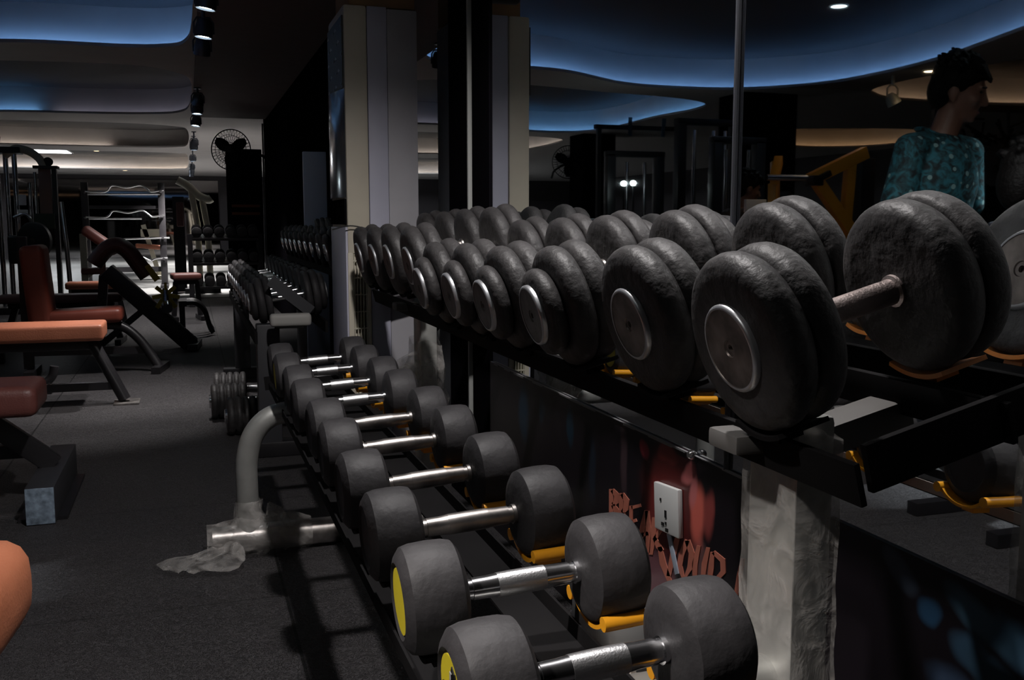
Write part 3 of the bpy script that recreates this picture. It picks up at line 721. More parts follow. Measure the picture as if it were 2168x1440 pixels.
for i, yy in enumerate(LOW_Y):
    k = low_style[i]
    lab = '%s black round dumbbell on the lower shelf, %s' % (NTH[i], low_note[i])
    loc = (LOW_X + (-0.006, -0.006, -0.003, -0.002, 0.002, 0.006, 0.0, 0.003, -0.002, 0.0)[i], yy, LOW_Z + 0.001)
    rot = (R(random.uniform(0, 60)) * 0, R(-3.2), R((0.6, -1.2, 0.5, 0.8, -0.5, 1.4, -0.6, 0.3, 0.7, -0.4)[i]))
    if k not in used:
        o = low_protos[k]; used.add(k); o.scale = (KL, KL, KL); o.location = loc; o.rotation_euler = rot; o['label'] = lab
    else: dup(low_protos[k], loc, rot, lab)
GU = 'large plate dumbbells on the upper shelf of the wrapped rack'
RB = 0.110
P2 = [(0.097, 0.023, RB), (0.136, 0.023, RB)]
P3 = [(0.100, 0.023, RB - 0.002), (0.140, 0.023, RB - 0.002), (0.178, 0.018, 0.078)]
P2L = [(0.101, 0.023, RB), (0.144, 0.023, RB)]
DULLFACE = mat('dull_cap_face', (0.17, 0.16, 0.155), 0.45, 0.85, bump=0.15, bscale=60, var=0.35, vscale=30)
RUSTFACE = mat('rusted_cap_face', (0.22, 0.19, 0.175), 0.42, 0.85, var=0.6, vscale=24)
protos = [make_big('', P2, 0.158, 0.054, RB, PINK_STEEL, RUSTFACE, GU), make_big('', P3, 0.196, 0.054, RB, OLD_STEEL, DULLFACE, GU), make_big('', P2L, 0.166, 0.055, RB, OLD_STEEL, DULLFACE, GU)]
styles = [0, 0, 1, 1, 1, 1, 2, 2, 2, 2]
up_note = ['the biggest one with rust stained end cap', 'with a chip in its rubber', 'with an extra small plate at the end', 'with a glinting end cap', 'with a thin chrome rim', 'before the raised ones', 'first of the four higher ones', 'beside the fourth from the far end', 'last but one at the far end', 'at the far end beside the air conditioner']
used = set()
for i, yy in enumerate(UP_Y):
    k = styles[i]; t_ = R(UP_TILT[i])
    lab = '%s plate dumbbell on the upper shelf, %s' % (NTH[i], up_note[i])
    zc = UP_T[i] - RB * math.cos(t_)          # centre of the handle
    loc = (UP_X + RB * math.sin(t_), yy, zc - RB * math.cos(t_))
    rot = (0, -t_, R((0, 0.8, -0.6, 0.5, 0, -0.7, 0.4, 0, 0.3, 0)[i]))
    if k not in used:
        o = protos[k]; used.add(k); o.location = loc; o.rotation_euler = rot; o['label'] = lab
    else: dup(protos[k], loc, rot, lab)

# ---------------------------------------------------------------- the rack that carries them
rack = thing('dumbbell_rack', 'two-tier dumbbell rack with plastic-wrapped legs standing before the wall mirror', 'dumbbell rack', (0.43, 2.1, 0))
RO = Vector((-0.43, -2.1, 0))
def rk(mb): mb.v = [tuple(Vector(v) + RO) for v in mb.v]; return mb
YN, YF = 1.055, 3.115
for y in (YN, YF):
    rk(MB().box((0.733, y, 0.41), (0.056, 0.11, 0.80), bev=0.010)).build('upright', SILVER, rack)
    rk(MB().cyl((0.036, y, 0.046), (0.80, y, 0.046), 0.043, 24)).build('base_pipe', OLD_STEEL if y > 2 else SILVER, rack)
    pth = smooth_pts([(0.150, y, 0.06), (0.148, y, 0.20), (0.150, y, 0.30), (0.175, y, 0.385), (0.235, y, 0.438), (0.33, y, 0.446), (0.52, y, 0.446), (0.71, y, 0.446)], 6)
    rk(MB().tube(pth, 0.034, 20)).build('front_leg', SILVER, rack)
    rk(MB().beam((0.735, y, 0.775), (0.63, y, 0.775), 0.07, 0.025, bev=0.006).beam((0.735, y, 0.76), (0.90, y, 0.80), 0.06, 0.04, bev=0.006)).build('tray_arm', mat('dull_grey_paint', (0.11, 0.105, 0.10), 0.6), rack)
# lower rails
zr = 0.511
rl = MB().box((0.481, 2.20, zr - 0.0125), (0.004, 2.82, 0.025)).box((0.447, 2.20, zr - 0.026), (0.070, 2.82, 0.004))
ro = rk(rl).build('lower_rail', DARKRAIL, rack)
rk(MB().box((0.4842, 2.20, zr - 0.0135), (0.002, 2.82, 0.022))).build('rail_lip', TANRAIL, ro)
ro = rk(MB().box((0.262, 2.20, zr - 0.06), (0.004, 2.82, 0.022)).box((0.290, 2.20, zr - 0.071), (0.055, 2.82, 0.004))).build('lower_rail', DARKRAIL, rack)
for y in (0.80, 3.68):
    rk(MB().beam((0.25, y, 0.450), (0.54, y, 0.478), 0.008, 0.05)).build('lower_end_plate', DARKRAIL, rack)
# upper rails, on the tilted tray
tt = R(15)
def up_pt(s, d): return Vector((UP_X + s * math.cos(tt) - d * math.sin(tt), 0, 0.942 + s * math.sin(tt) + d * math.cos(tt)))
for s in (-0.125, 0.085, 0.16):
    p = up_pt(s, -0.145)
    rk(MB().box((p.x, 2.27, p.z), (0.008, 2.86, 0.05), (0, -tt, 0), bev=0.0015)).build('upper_rail', DARKRAIL, rack)
for y in (0.855, 3.69):
    a, b = up_pt(-0.10, -0.142), up_pt(0.20, -0.142)
    rk(MB().beam((a.x - 0.005, y, a.z + 0.004), (b.x, y, b.z), 0.010, 0.056, bev=0.0015)).build('upper_end_plate', DARKRAIL, rack)
# cradles under every head
def saddle(w, r_in, a_deg=62, th=0.006, rods=True):
    mb = MB(); n = 16; vs = []; fs = []
    for i in range(n + 1):
        a = R(-a_deg + 2 * a_deg * i / n)
        for (x, rr) in ((-w / 2, r_in), (w / 2, r_in), (w / 2, r_in + th), (-w / 2, r_in + th)):
            vs.append((x, rr * math.sin(a), -rr * math.cos(a)))
    for i in range(n):
        for k in range(4):
            fs.append((i * 4 + k, i * 4 + (k + 1) % 4, (i + 1) * 4 + (k + 1) % 4, (i + 1) * 4 + k))
    fs += [(0, 1, 2, 3), (n * 4 + 3, n * 4 + 2, n * 4 + 1, n * 4)]
    mb.add(vs, fs)
    for sg in (-1, 1) if rods else ():
        a = R(a_deg) * sg; y, z = (r_in + th / 2 + 0.004) * math.sin(a), -(r_in + th / 2 + 0.004) * math.cos(a)
        mb.tube([(-w / 2 - 0.004, y, z), (w / 2 + 0.004, y, z)], 0.0105, 12)
    mb.box((0, 0, -r_in - th - 0.004), (w * 0.5, 0.03, 0.010))
    return mb
sm_mesh = saddle(0.082, 0.0752, 48).mesh('cradle', YELLOW)
front_mesh = saddle(0.060, 0.0752, 30, rods=False).mesh('cradle', DARKRAIL)
bigf_mesh = saddle(0.070, 0.1125, 24, rods=False).mesh('cradle', DARKRAIL)
big_mesh = saddle(0.070, 0.1125, 24, rods=False).mesh('cradle', mat('orange_plastic', (0.55, 0.17, 0.015), 0.45, var=0.1))
def put(me, loc, rot, k=1.0):
    o = bpy.data.objects.new('cradle', me); COL.objects.link(o); o.parent = rack; o.location = Vector(loc) + RO; o.rotation_euler = rot; o.scale = (k, k, k)
for i, yy in enumerate(LOW_Y):
    for s in (-1, 1):
        put(sm_mesh if s > 0 else front_mesh, (LOW_X + s * 0.122, yy, LOW_Z + 0.073 * KL + s * 0.122 * math.tan(R(3.2))), (0, R(-3.2), 0), KL)
for i, yy in enumerate(UP_Y):
    t_ = R(UP_TILT[i]); zc = UP_T[i] - RB * math.cos(t_)
    for s in (-1, 1):
        put(big_mesh if s > 0 else bigf_mesh, (UP_X + s * 0.118 * math.cos(t_), yy, zc + s * 0.118 * math.sin(t_)), (0, -t_, 0))
# clear plastic wrap still on the legs
def wrap_tube(path, radii, seg, jag, seed, flat=1.0, fold=0.5):
    random.seed(seed); mb = MB().tube(path, radii, seg, caps=False, flat=flat)
    out = []
    n = len(mb.v) // seg
    ph = [random.uniform(0, 6.28) for _ in range(8)]
    for i, v in enumerate(mb.v):
        ring_, k = divmod(i, seg); c = Vector(path[ring_]); d = Vector(v) - c
        w = 1 + jag * (math.sin(k * 0.9 + ring_ * fold + ph[0]) * 0.5 + math.sin(k * 2.3 - ring_ * 1.1 * fold + ph[1]) * 0.35 + random.uniform(-0.4, 0.4))
        out.append(tuple(c + d * max(0.93, w)))
    mb.v = out
    return mb
def rect_wrap(x, y, z0, z1, hx, hy, seed, bulge):
    random.seed(seed); mb = MB(); vs = []; fs = []; n = 40; per = []
    m = 10
    for side in range(4):
        for k in range(m):
            u = -1 + 2 * k / m
            per.append([(u, -1), (1, u), (-u, 1), (-1, -u)][side])
    N = len(per); ph = [random.uniform(0, 6) for _ in range(6)]
    for i in range(n + 1):
        z = z0 + (z1 - z0) * i / n
        for k, (a, b) in enumerate(per):
            q = 1 + 0.035 * math.sin(z * 31 + a * 3 + ph[0]) * math.sin(k * 0.6 + z * 23 + ph[1]) + bulge(z) * (0.6 + 0.4 * math.sin(k * 0.8 + z * 40)) + random.uniform(0, 0.02)
            vs.append((x + a * hx * q, y + b * hy * q, z + 0.01 * math.sin(k * 0.5)))
    for i in range(n):
        for k in range(N):
            fs.append((i * N + k, i * N + (k + 1) % N, (i + 1) * N + (k + 1) % N, (i + 1) * N + k))
    mb.add(vs, fs)
    # slanting tape-like fold across the wrap
    return mb
w = rect_wrap(0.733, YN, 0.10, 0.79, 0.033, 0.061, 4, lambda z: 0.30 * math.exp(-((z - 0.36) / 0.10) ** 2) * 0.5 + 0.5 * math.exp(-((z - 0.14) / 0.10) ** 2))
w.add(*(lambda m: (m.v, m.f))(rect_wrap(0.733, YN, 0.01, 0.30, 0.037, 0.066, 6, lambda z: 0.35 * math.exp(-((z - 0.20) / 0.06) ** 2) + 0.25 * math.exp(-((z - 0.06) / 0.05) ** 2))))
rk(w).build('plastic_wrap', WRAP, rack, True, 60)
w = rect_wrap(0.733, YF, 0.30, 0.66, 0.040, 0.068, 9, lambda z: 0.55 * math.exp(-((z - 0.52) / 0.07) ** 2))
w.add(*(lambda m: (m.v, m.f))(wrap_tube([(0.705, YF, 0.62), (0.675, YF - 0.02, 0.585), (0.665, YF - 0.02, 0.535), (0.672, YF - 0.02, 0.49)], [0.012, 0.040, 0.036, 0.006], 14, 0.5, 5)))
rk(w).build('plastic_wrap', WRAP, rack, True, 60)
w = wrap_tube([(0.02 + 0.027 * i, YF - 0.004, 0.05) for i in range(13)], [0.046, 0.052, 0.058, 0.064, 0.070, 0.074, 0.074, 0.072, 0.068, 0.066, 0.063, 0.058, 0.050], 22, 0.10, 11, fold=1.1)
w.add(*(lambda m: (m.v, m.f))(wrap_tube([(0.150, YF, 0.06 + 0.014 * i) for i in range(9)], [0.07, 0.066, 0.06, 0.054, 0.048, 0.045, 0.043, 0.045, 0.042], 20, 0.12, 12, fold=1.3)))
w.add(*(lambda m: (m.v, m.f))(wrap_tube([(0.24, YF - 0.02, 0.10), (0.225, YF - 0.03, 0.135), (0.21, YF - 0.03, 0.165)], [0.03, 0.026, 0.004], 14, 0.35, 14)))
vs = []; fs = []; random.seed(21)
for i in range(14):
    u = i / 13
    for k in range(7):
        q = k / 6
        vs.append((0.10 - 0.20 * u + 0.03 * math.sin(3 * q + u * 4), YF - 0.03 - 0.20 * q * (0.45 + 0.5 * (1 - u)) - 0.05 * u, 0.012 + 0.035 * (1 - u) * (1 - q) + 0.010 * abs(math.sin(u * 9 + q * 5)) + random.uniform(0, 0.006)))
for i in range(13):
    for k in range(6): fs.append((i * 7 + k, i * 7 + k + 1, (i + 1) * 7 + k + 1, (i + 1) * 7 + k))
w.add(vs, fs)
rk(w).build('plastic_wrap', WRAP, rack, True, 60)

# small things behind the rack, by the wall
bx = thing('white_box', 'white plastic box on the floor below the lettered poster', 'box', (0.885, 1.93, 0))
MB().box((0, 0, 0.10), (0.12, 0.22, 0.20), bev=0.012).build('body', WHITEP, bx)
solo(MB().tube(smooth_pts([(0.90, 1.99, 0.205), (0.85, 1.97, 0.245), (0.80, 1.93, 0.22), (0.785, 1.90, 0.12), (0.79, 1.87, 0.02), (0.82, 1.80, 0.006), (0.90, 1.74, 0.006)], 6), 0.005, 8), 'power_cord', LOGOB, 'thin black cord hanging over the white box', 'cord')
random.seed(5)
pm = MB().ell((0, 0, 0.08), (0.07, 0.085, 0.085), seg=18, rings=12)
pm.v = [tuple(Vector(v) * random.uniform(0.82, 1.12)) for v in pm.v]
pm.v = [(a, b, max(0.001, c)) for a, b, c in pm.v]
solo(pm, 'crumpled_paper', PAPER, 'crumpled beige paper on the floor in front of the white box', 'paper', (0.78, 1.72, 0), angle=10)
# ---------------------------------------------------------------- standing air conditioner
ac = thing('air_conditioner', 'tall floor standing air conditioner at the end of the dumbbell rack', 'air conditioner', (0.736, 4.025, 0))
AO = Vector((-0.736, -4.025, 0))
def aq(mb): mb.v = [tuple(Vector(v) + AO) for v in mb.v]; return mb
fb = MB().box((0.637, 4.025, 1.40), (0.090, 0.41, 0.95), bev=0.012).box((0.637, 4.025, 0.14), (0.090, 0.41, 0.28), bev=0.012)
fb.box((0.603, 4.025, 0.60), (0.022, 0.41, 0.66), bev=0.004).box((0.674, 4.025, 0.60), (0.016, 0.41, 0.66), bev=0.004).box((0.64, 4.025, 0.60), (0.06, 0.36, 0.66))
aq(fb).build('front_housing', BEIGE, ac)
aq(MB().box((0.722, 4.025, 0.94), (0.078, 0.40, 1.87), bev=0.006)).build('side_panel', LILAC, ac)
aq(MB().box((0.822, 4.025, 0.94), (0.120, 0.385, 1.86), bev=0.006)).build('rear_housing', GREYST, ac)
aq(MB().box((0.64, 3.857, 0.60), (0.052, 0.02, 0.65))).build('grille_recess', DARKGRILLE, ac)
g = MB()
for k in range(5): g.box((0.6165 + 0.0118 * k, 3.832, 0.60), (0.0035, 0.02, 0.65))
for k in range(10): g.box((0.64, 3.826, 0.295 + 0.067 * k), (0.054, 0.012, 0.005))
aq(g).build('side_grille', CREAM, ac, False)
aq(MB().box((0.590, 4.025, 0.52), (0.010, 0.40, 1.02), bev=0.004)).build('lower_panel', LILAC, ac)
aq(MB().box((0.589, 4.025, 1.09), (0.010, 0.39, 0.10), bev=0.003)).build('display_panel', BLACKWALL, ac)
m = MB()
vs = []; fs = []
for i in range(13):
    a = -1 + 2 * i / 12
    for z in (1.145, 1.56): vs.append((0.592 - 0.028 * (1 - a * a), 4.025 + 0.195 * a, z))
for i in range(12): fs.append((2 * i, 2 * i + 1, 2 * i + 3, 2 * i + 2))
m.add(vs, fs)
aq(m).build('glossy_panel', GLOSSGREY, ac)
m = MB().box((0.590, 4.025, 1.70), (0.008, 0.39, 0.27))
aq(m).build('outlet_recess', DARKGRILLE, ac)
m = MB()
for k in range(5):
    for j in range(4):
        m.box((0.5905, 3.87 + 0.10 * j + (0.05 if k % 2 else 0) * 0.5, 1.59 + 0.055 * k), (0.006, 0.07, 0.024), (0, R(12), R(4 if (k + j) % 2 else -4)), bev=0.002)
aq(m).build('outlet_louvre', mat('louvre', (0.10, 0.10, 0.09), 0.35), ac)
solo(MB().box((0, 0, 0), (0.26, 0.34, 0.13), bev=0.004), 'cardboard_box', CARD, 'brown cardboard box lying on top of the standing air conditioner', 'box', (0.75, 4.03, 1.943))
solo(MB().tube(smooth_pts([(0.53, 3.80, 1.02), (0.60, 3.795, 1.035), (0.68, 3.79, 1.02), (0.74, 3.70, 1.0)], 6), 0.0025, 6), 'thin_cable', LOGOB, 'thin dark cable strung across the standing air conditioner', 'cable')
# bracket with camera on the wall above the black panel
cc = thing('security_camera', 'dark security camera on a bracket high on the black wall panel', 'camera', (0.93, 3.50, 1.88))
MB().cyl((0.035, 0, 0.05), (-0.03, 0, 0.03), 0.012, 12).cyl((0.032, 0, 0.05), (0.036, 0, 0.05), 0.035, 20).build('bracket', BLACKMETAL, cc)
MB().lathe([(-0.13, 0), (-0.13, 0.03), (-0.12, 0.036), (0.03, 0.036), (0.04, 0.028), (0.04, 0)], 20, Matrix.Translation((-0.05, 0, 0))).build('housing', BLACKMETAL, cc)
# pale panel standing by the wall further on
solo(MB().box((0, 0, 0.77), (0.16, 0.05, 1.54), bev=0.004), 'standing_board', mat('blue_grey_board', (0.55, 0.62, 0.80), 0.6), 'pale blue-grey board standing upright behind the far dumbbell rack', 'board', (0.865, 7.02, 0))

# ---------------------------------------------------------------- second dumbbell rack, beyond the air conditioner
r2 = thing('dumbbell_rack', 'darker dumbbell rack standing beyond the air conditioner against the black wall', 'dumbbell rack', (0.45, 5.6, 0))
QO = Vector((-0.45, -5.6, 0))
def rq(mb): mb.v = [tuple(Vector(v) + QO) for v in mb.v]; return mb
for y in (4.42, 6.75):
    rq(MB().box((0.72, y, 0.40), (0.06, 0.09, 0.80), bev=0.008).beam((0.72, y, 0.7), (0.88, y, 0.83), 0.06, 0.05)).build('upright', GREYPAINT, r2)
    rq(MB().box((0.32, y, 0.30), (0.10, 0.08, 0.60), bev=0.008)).build('front_leg', mat('charcoal_paint', (0.035, 0.035, 0.04), 0.5), r2)
    rq(MB().box((0.50, y, 0.035), (0.62, 0.09, 0.07), bev=0.01)).build('base_bar', BLACKMETAL, r2)
for (x, z) in ((0.26, 0.555), (0.56, 0.595), (0.66, 0.815), (0.88, 0.86)):
    rq(MB().box((x, 5.6, z), (0.012, 2.7, 0.05))).build('shelf_rail', DARKRAIL, r2)
rq(MB().box((0.405, 4.24, 0.632), (0.175, 0.06, 0.055), bev=0.018, seg=3).beam((0.405, 4.27, 0.62), (0.42, 4.42, 0.59), 0.12, 0.03)).build('shelf_end', mat('pale_end_plate', (0.34, 0.33, 0.31), 0.6), r2)
rq(MB().beam((0.33, 4.30, 0.80), (0.50, 4.30, 0.66), 0.02, 0.05)).build('brace', mat('charcoal_paint', (0.035, 0.035, 0.04), 0.5), r2)
FARP = [(0.085, 0.02, 0.105), (0.120, 0.02, 0.105), (0.152, 0.016, 0.085)]
fd = make_big('', FARP, 0.168, 0.040, 0.105, CHROME, CHROME, '', RUBBER)
cnt = 0
for (row, x, z, tilt, ys) in (('middle', 0.415, 0.612, 8, [4.46 + 0.265 * k for k in range(9)]), ('top', 0.765, 0.845, 14, [4.52 + 0.265 * k for k in range(9)])):
    grp = 'dark plate dumbbells on the %s shelf of the far rack' % row
    for k, y in enumerate(ys):
        n9 = ['nearest', 'second', 'third', 'fourth', 'fifth', 'sixth', 'seventh', 'last but one', 'last'][k]
        lab = '%s dark plate dumbbell on the %s shelf beyond the air conditioner' % (n9, row)
        loc = (x + 0.105 * math.sin(R(tilt)), y, z - 0.105 * math.cos(R(tilt)) + 0.105)
        if cnt == 0: o = fd; o.location = loc; o.rotation_euler = (0, -R(tilt), 0); tag(o, lab, None, grp)
        else: dup(fd, loc, (0, -R(tilt), 0), lab, grp)
        cnt += 1
# ribbed dumbbells lying on the floor before it
def ribbed(label):
    t = thing('ribbed_dumbbell', label, 'dumbbell', (0, 0, 0), (0, 0, 0), 'ribbed dumbbells lying on the floor by the far rack')
    up = Matrix.Translation((0, 0, 0.095))
    for s in (-1, 1):
        pr = [(s * 0.07, 0)]
        for k in range(5):
            c = 0.09 + 0.036 * k
            pr += [(s * (c - 0.017), 0.080), (s * (c - 0.012), 0.092), (s * c, 0.095), (s * (c + 0.012), 0.092), (s * (c + 0.017), 0.080)]
        pr += [(s * 0.253, 0.0)]
        h = MB().lathe(pr, 36, up).build('head', RUBBER_OLD, t, True, 70)
        MB().lathe([(s * 0.250, 0), (s * 0.250, 0.038), (s * 0.262, 0.035), (s * 0.264, 0)], 24, up).build('end_cap', CHROME, h)
    MB().cyl((-0.08, 0, 0.095), (0.08, 0, 0.095), 0.014, 16).build('handle', KNURL, t)
    return t
rb = ribbed('ribbed black dumbbell on the floor, closest of the three beside the curved rack leg')
rb.location = (0.40, 4.93, 0); rb.rotation_euler = (0, 0, R(3))
dup(rb, (0.335, 5.36, 0), (0, 0, R(1)), 'ribbed black dumbbell on the floor, middle one of the three with a bright end cap')
dup(rb, (0.36, 5.75, 0), (0, 0, R(-2)), 'ribbed dusty dumbbell on the floor, farthest of the three')

# ---------------------------------------------------------------- benches
def pad(mb, c, d, rot=None, bev=0.022):
    return mb.box(c, d, rot, bev=min(bev, min(d) * 0.42), seg=4)
# A: flat bench
b = thing('flat_bench', 'flat workout bench with a bright orange pad and slanted black leg', 'bench', (-1.05, 6.08, 0))
pad(MB(), (0.0, 0, 0.425), (1.14, 0.32, 0.095)).build('pad', ORANGE, b)
MB().beam((-0.5, 0, 0.345), (0.50, 0, 0.345), 0.06, 0.06, bev=0.005).build('spine_tube', BLACKMETAL, b)
for s in (-1, 1):
    MB().tube([(s * 0.50, -0.02, 0.36), (s * 0.665, -0.08, 0.02)], 0.034, 16).build('leg', BLACKMETAL, b)
    MB().box((s * 0.675, -0.08, 0.006), (0.14, 0.16, 0.012), bev=0.003).build('foot_plate', OLD_STEEL, b)
MB().beam((-0.62, -0.06, 0.105), (0.62, -0.06, 0.105), 0.04, 0.045).build('stretcher', BLACKMETAL, b)
# B: nearer bench with a heavy cross foot
b = thing('workout_bench', 'maroon padded bench on a heavy black cross foot with pale end cap', 'bench', (-1.05, 3.85, 0))
pad(MB(), (0.02, -0.05, 0.43), (1.02, 0.30, 0.11), (0, 0, 0), 0.04).build('pad', MAROON, b)
MB().beam((-0.45, 0, 0.35), (0.30, 0, 0.35), 0.07, 0.06).build('spine_tube', BLACKMETAL, b)
MB().beam((0.24, 0.06, 0.40), (0.53, 0.13, 0.135), 0.085, 0.075, bev=0.005).build('leg', BLACKMETAL, b)
MB().beam((-0.5, 0.06, 0.36), (-0.62, 0.13, 0.12), 0.085, 0.075, bev=0.005).build('leg', BLACKMETAL, b)
MB().beam((-0.55, 0.10, 0.20), (0.46, 0.10, 0.20), 0.045, 0.05).build('stretcher', BLACKMETAL, b)
for x in (0.525, -0.64):
    f = MB().box((x, 0.13, 0.067), (0.095, 0.70, 0.13), bev=0.004).build('cross_foot', mat('charcoal_paint', (0.035, 0.035, 0.04), 0.5), b)
    tag(MB().box((x, -0.223, 0.067), (0.092, 0.008, 0.128), bev=0.002).build('end_cap', mat('chipped_blue_cap', (0.20, 0.26, 0.33), 0.6, var=0.5, vscale=40, bump=0.2), f), 'chipped pale blue end cap')
    MB().box((x, 0.13, 0.006), (0.16, 0.62, 0.012)).build('floor_plate', BLACKMETAL, b)
# C: padded roll of the nearest bench
b = thing('padded_bench', 'rounded bright orange pad end of a bench in the bottom corner', 'bench', (-0.72, 1.62, 0))
pm = MB(); pad(pm, (0.0, 0, 0.47), (0.90, 0.30, 0.15), (0, 0, R(-6)), 0.07)
pm.build('pad', mat('bright_orange_vinyl', (0.50, 0.17, 0.085), 0.46, bump=0.12, bscale=160, var=0.12, vscale=5), b)
MB().beam((-0.38, 0.04, 0.37), (0.40, -0.04, 0.37), 0.06, 0.06).build('spine_tube', BLACKMETAL, b)
for s in (-1, 1): MB().beam((s * 0.34, -s * 0.03, 0.37), (s * 0.40, -s * 0.04, 0.0), 0.05, 0.05).build('leg', BLACKMETAL, b)
# D: bench with upright back pad
b = thing('upright_bench', 'bench with upright maroon back pad and short seat on a bent black leg', 'bench', (-0.75, 7.3, 0))
pad(MB(), (-0.23, -0.02, 0.62), (0.15, 0.34, 0.55), (0, R(-4), 0), 0.05).build('back_pad', mat('rust_vinyl', (0.20, 0.045, 0.028), 0.48, var=0.12, vscale=5), b)
pad(MB(), (0.05, -0.02, 0.405), (0.50, 0.32, 0.10), (0, R(-2), 0), 0.04).build('seat_pad', mat('rust_vinyl', (0.20, 0.045, 0.028), 0.48, var=0.12, vscale=5), b)
MB().tube(smooth_pts([(-0.25, 0, 0.33), (0.18, 0, 0.335), (0.30, 0, 0.31), (0.40, -0.02, 0.22), (0.48, -0.05, 0.10), (0.52, -0.07, 0.03)], 6), 0.032, 14).build('front_leg', BLACKMETAL, b)
MB().beam((0.50, -0.22, 0.025), (0.56, 0.12, 0.025), 0.06, 0.045).build('cross_foot', BLACKMETAL, b)
MB().beam((-0.32, 0, 0.05), (-0.32, 0, 0.95), 0.06, 0.06).beam((-0.30, -0.2, 0.025), (-0.30, 0.2, 0.025), 0.06, 0.045).build('back_post', BLACKMETAL, b)
MB().beam((-0.30, 0, 0.16), (0.44, 0, 0.15), 0.05, 0.05).build('stretcher', BLACKMETAL, b)
# E: inclined abdominal bench
b = thing('incline_bench', 'slanted black abdominal bench with curved maroon pad on top', 'bench', (-0.30, 8.5, 0))
MB().beam((-0.34, 0, 0.66), (0.30, 0, 0.02), 0.22, 0.13, bev=0.01).build('slanted_beam', BLACKMETAL, b)
vs = smooth_pts([(-0.425, 0, 0.715), (-0.375, 0, 0.785), (-0.31, 0, 0.845), (-0.24, 0, 0.86), (-0.17, 0, 0.815), (-0.11, 0, 0.73), (-0.03, 0, 0.61)], 5)
MB().tube(vs, [0.066] * len(vs), 20, flat=2.3).build('pad', MAROON, b)
MB().beam((-0.36, 0, 0.62), (-0.42, 0, 0.02), 0.07, 0.07).beam((-0.42, -0.24, 0.03), (-0.42, 0.24, 0.03), 0.06, 0.05).build('rear_leg', BLACKMETAL, b)
MB().beam((0.30, -0.24, 0.03), (0.34, 0.2, 0.03), 0.08, 0.05).build('cross_foot', BLACKMETAL, b)
MB().beam((-0.05, 0, 0.35), (-0.40, 0, 0.06), 0.05, 0.05).build('brace', BLACKMETAL, b)
hk = MB().cyl((0.105, -0.12, 0.50), (0.115, -0.24, 0.38), 0.024, 16).cyl((0.115, -0.235, 0.385), (0.118, -0.30, 0.36), 0.042, 20)
hk.build('chrome_peg', CHROME, b)
random.seed(8)
ym = MB()
for a in range(0, 360, 45):
    q = R(a); ym.beam((0.11, -0.13, 0.46), (0.11 + 0.105 * math.cos(q), -0.14, 0.44 + 0.12 * math.sin(q)), 0.02, 0.032)
ym.build('yellow_clamp', mat('dull_yellow', (0.42, 0.30, 0.02), 0.5), b)
MB().beam((-0.03, -0.12, 0.70), (0.05, -0.12, 0.58), 0.02, 0.05).build('yellow_label', mat('dull_yellow', (0.42, 0.30, 0.02), 0.5), b)
# further benches
def low_bench(label, loc, rz, L, mm, h=0.42):
    t = thing('low_bench', label, 'bench', loc, (0, 0, rz))
    pad(MB(), (0, 0, h), (L, 0.26, 0.07), None, 0.03).build('pad', mm, t)
    MB().beam((-L * 0.42, 0, h - 0.06), (L * 0.42, 0, h - 0.06), 0.05, 0.05).build('spine_tube', BLACKMETAL, t)
    for s in (-1, 1): MB().beam((s * L * 0.36, 0, h - 0.06), (s * L * 0.46, 0, 0.03), 0.05, 0.05).beam((s * L * 0.46, -0.2, 0.025), (s * L * 0.46, 0.2, 0.025), 0.05, 0.045).build('leg', BLACKMETAL, t)
low_bench('low bench with brownish pad just behind the upright maroon back pad', (-1.05, 9.1, 0), R(-4), 1.0, BROWNV, 0.40)
low_bench('small bench with orange pad behind the slanted black bench', (-0.88, 10.4, 0), 0, 0.55, ORANGE, 0.43)
low_bench('low bench with orange end beyond the chrome peg of the slanted bench', (-0.04, 11.0, 0), R(8), 0.30, MAROON, 0.47)
t = thing('tilted_seat', 'tilted maroon pad rising behind the curved pad of the slanted bench', 'seat', (-0.86, 10.9, 0))
pad(MB(), (0, 0, 0.86), (0.40, 0.30, 0.10), (0, R(38), 0), 0.04).build('pad', MAROON, t)
MB().beam((0, 0, 0.80), (0.02, 0, 0.02), 0.06, 0.06).beam((0.02, -0.25, 0.03), (0.02, 0.25, 0.03), 0.07, 0.06).build('post', BLACKMETAL, t)
# curved legged stand seen past the slanted bench
t = thing('bent_leg_stand', 'low black stand with bent tubular legs on the floor beyond the slanted bench', 'stand', (0.06, 9.6, 0))
for dy in (-0.16, 0.0, 0.16):
    MB().tube(smooth_pts([(-0.14, dy, 0.30), (-0.02, dy, 0.30), (0.06, dy, 0.22), (0.10, dy - 0.02, 0.08), (0.13, dy - 0.03, 0.022)], 5), 0.022, 12).build('leg', BLACKMETAL, t)
MB().box((-0.13, 0, 0.30), (0.07, 0.42, 0.05)).beam((-0.14, 0, 0.29), (-0.14, 0, 0.0), 0.05, 0.05).build('frame', BLACKMETAL, t)
for k, (x, y, s, lab) in enumerate(((-1.38, 8.0, 0.045, 'low black weight block on the floor in front of the brownish bench'), (-0.80, 11.6, 0.07, 'square black block standing on the bright floor behind the orange bench'))):
    solo(MB().box((0, 0, s * 1.4), (s * 2, s * 2, s * 2.8), bev=0.01), 'weight_block', BLACKMETAL, lab, 'weight', (x, y, 0))
solo(MB().tube(smooth_pts([(-0.10, 0, 0.02), (0.0, 0, 0.03), (0.08, 0, 0.09), (0.10, 0, 0.16)], 5), 0.026, 12).box((-0.02, 0, 0.02), (0.22, 0.20, 0.03)), 'black_pedal', BLACKMETAL, 'small black pedal on the floor at the photo edge, behind the maroon padded bench', 'pedal', (-0.92, 6.55, 0))

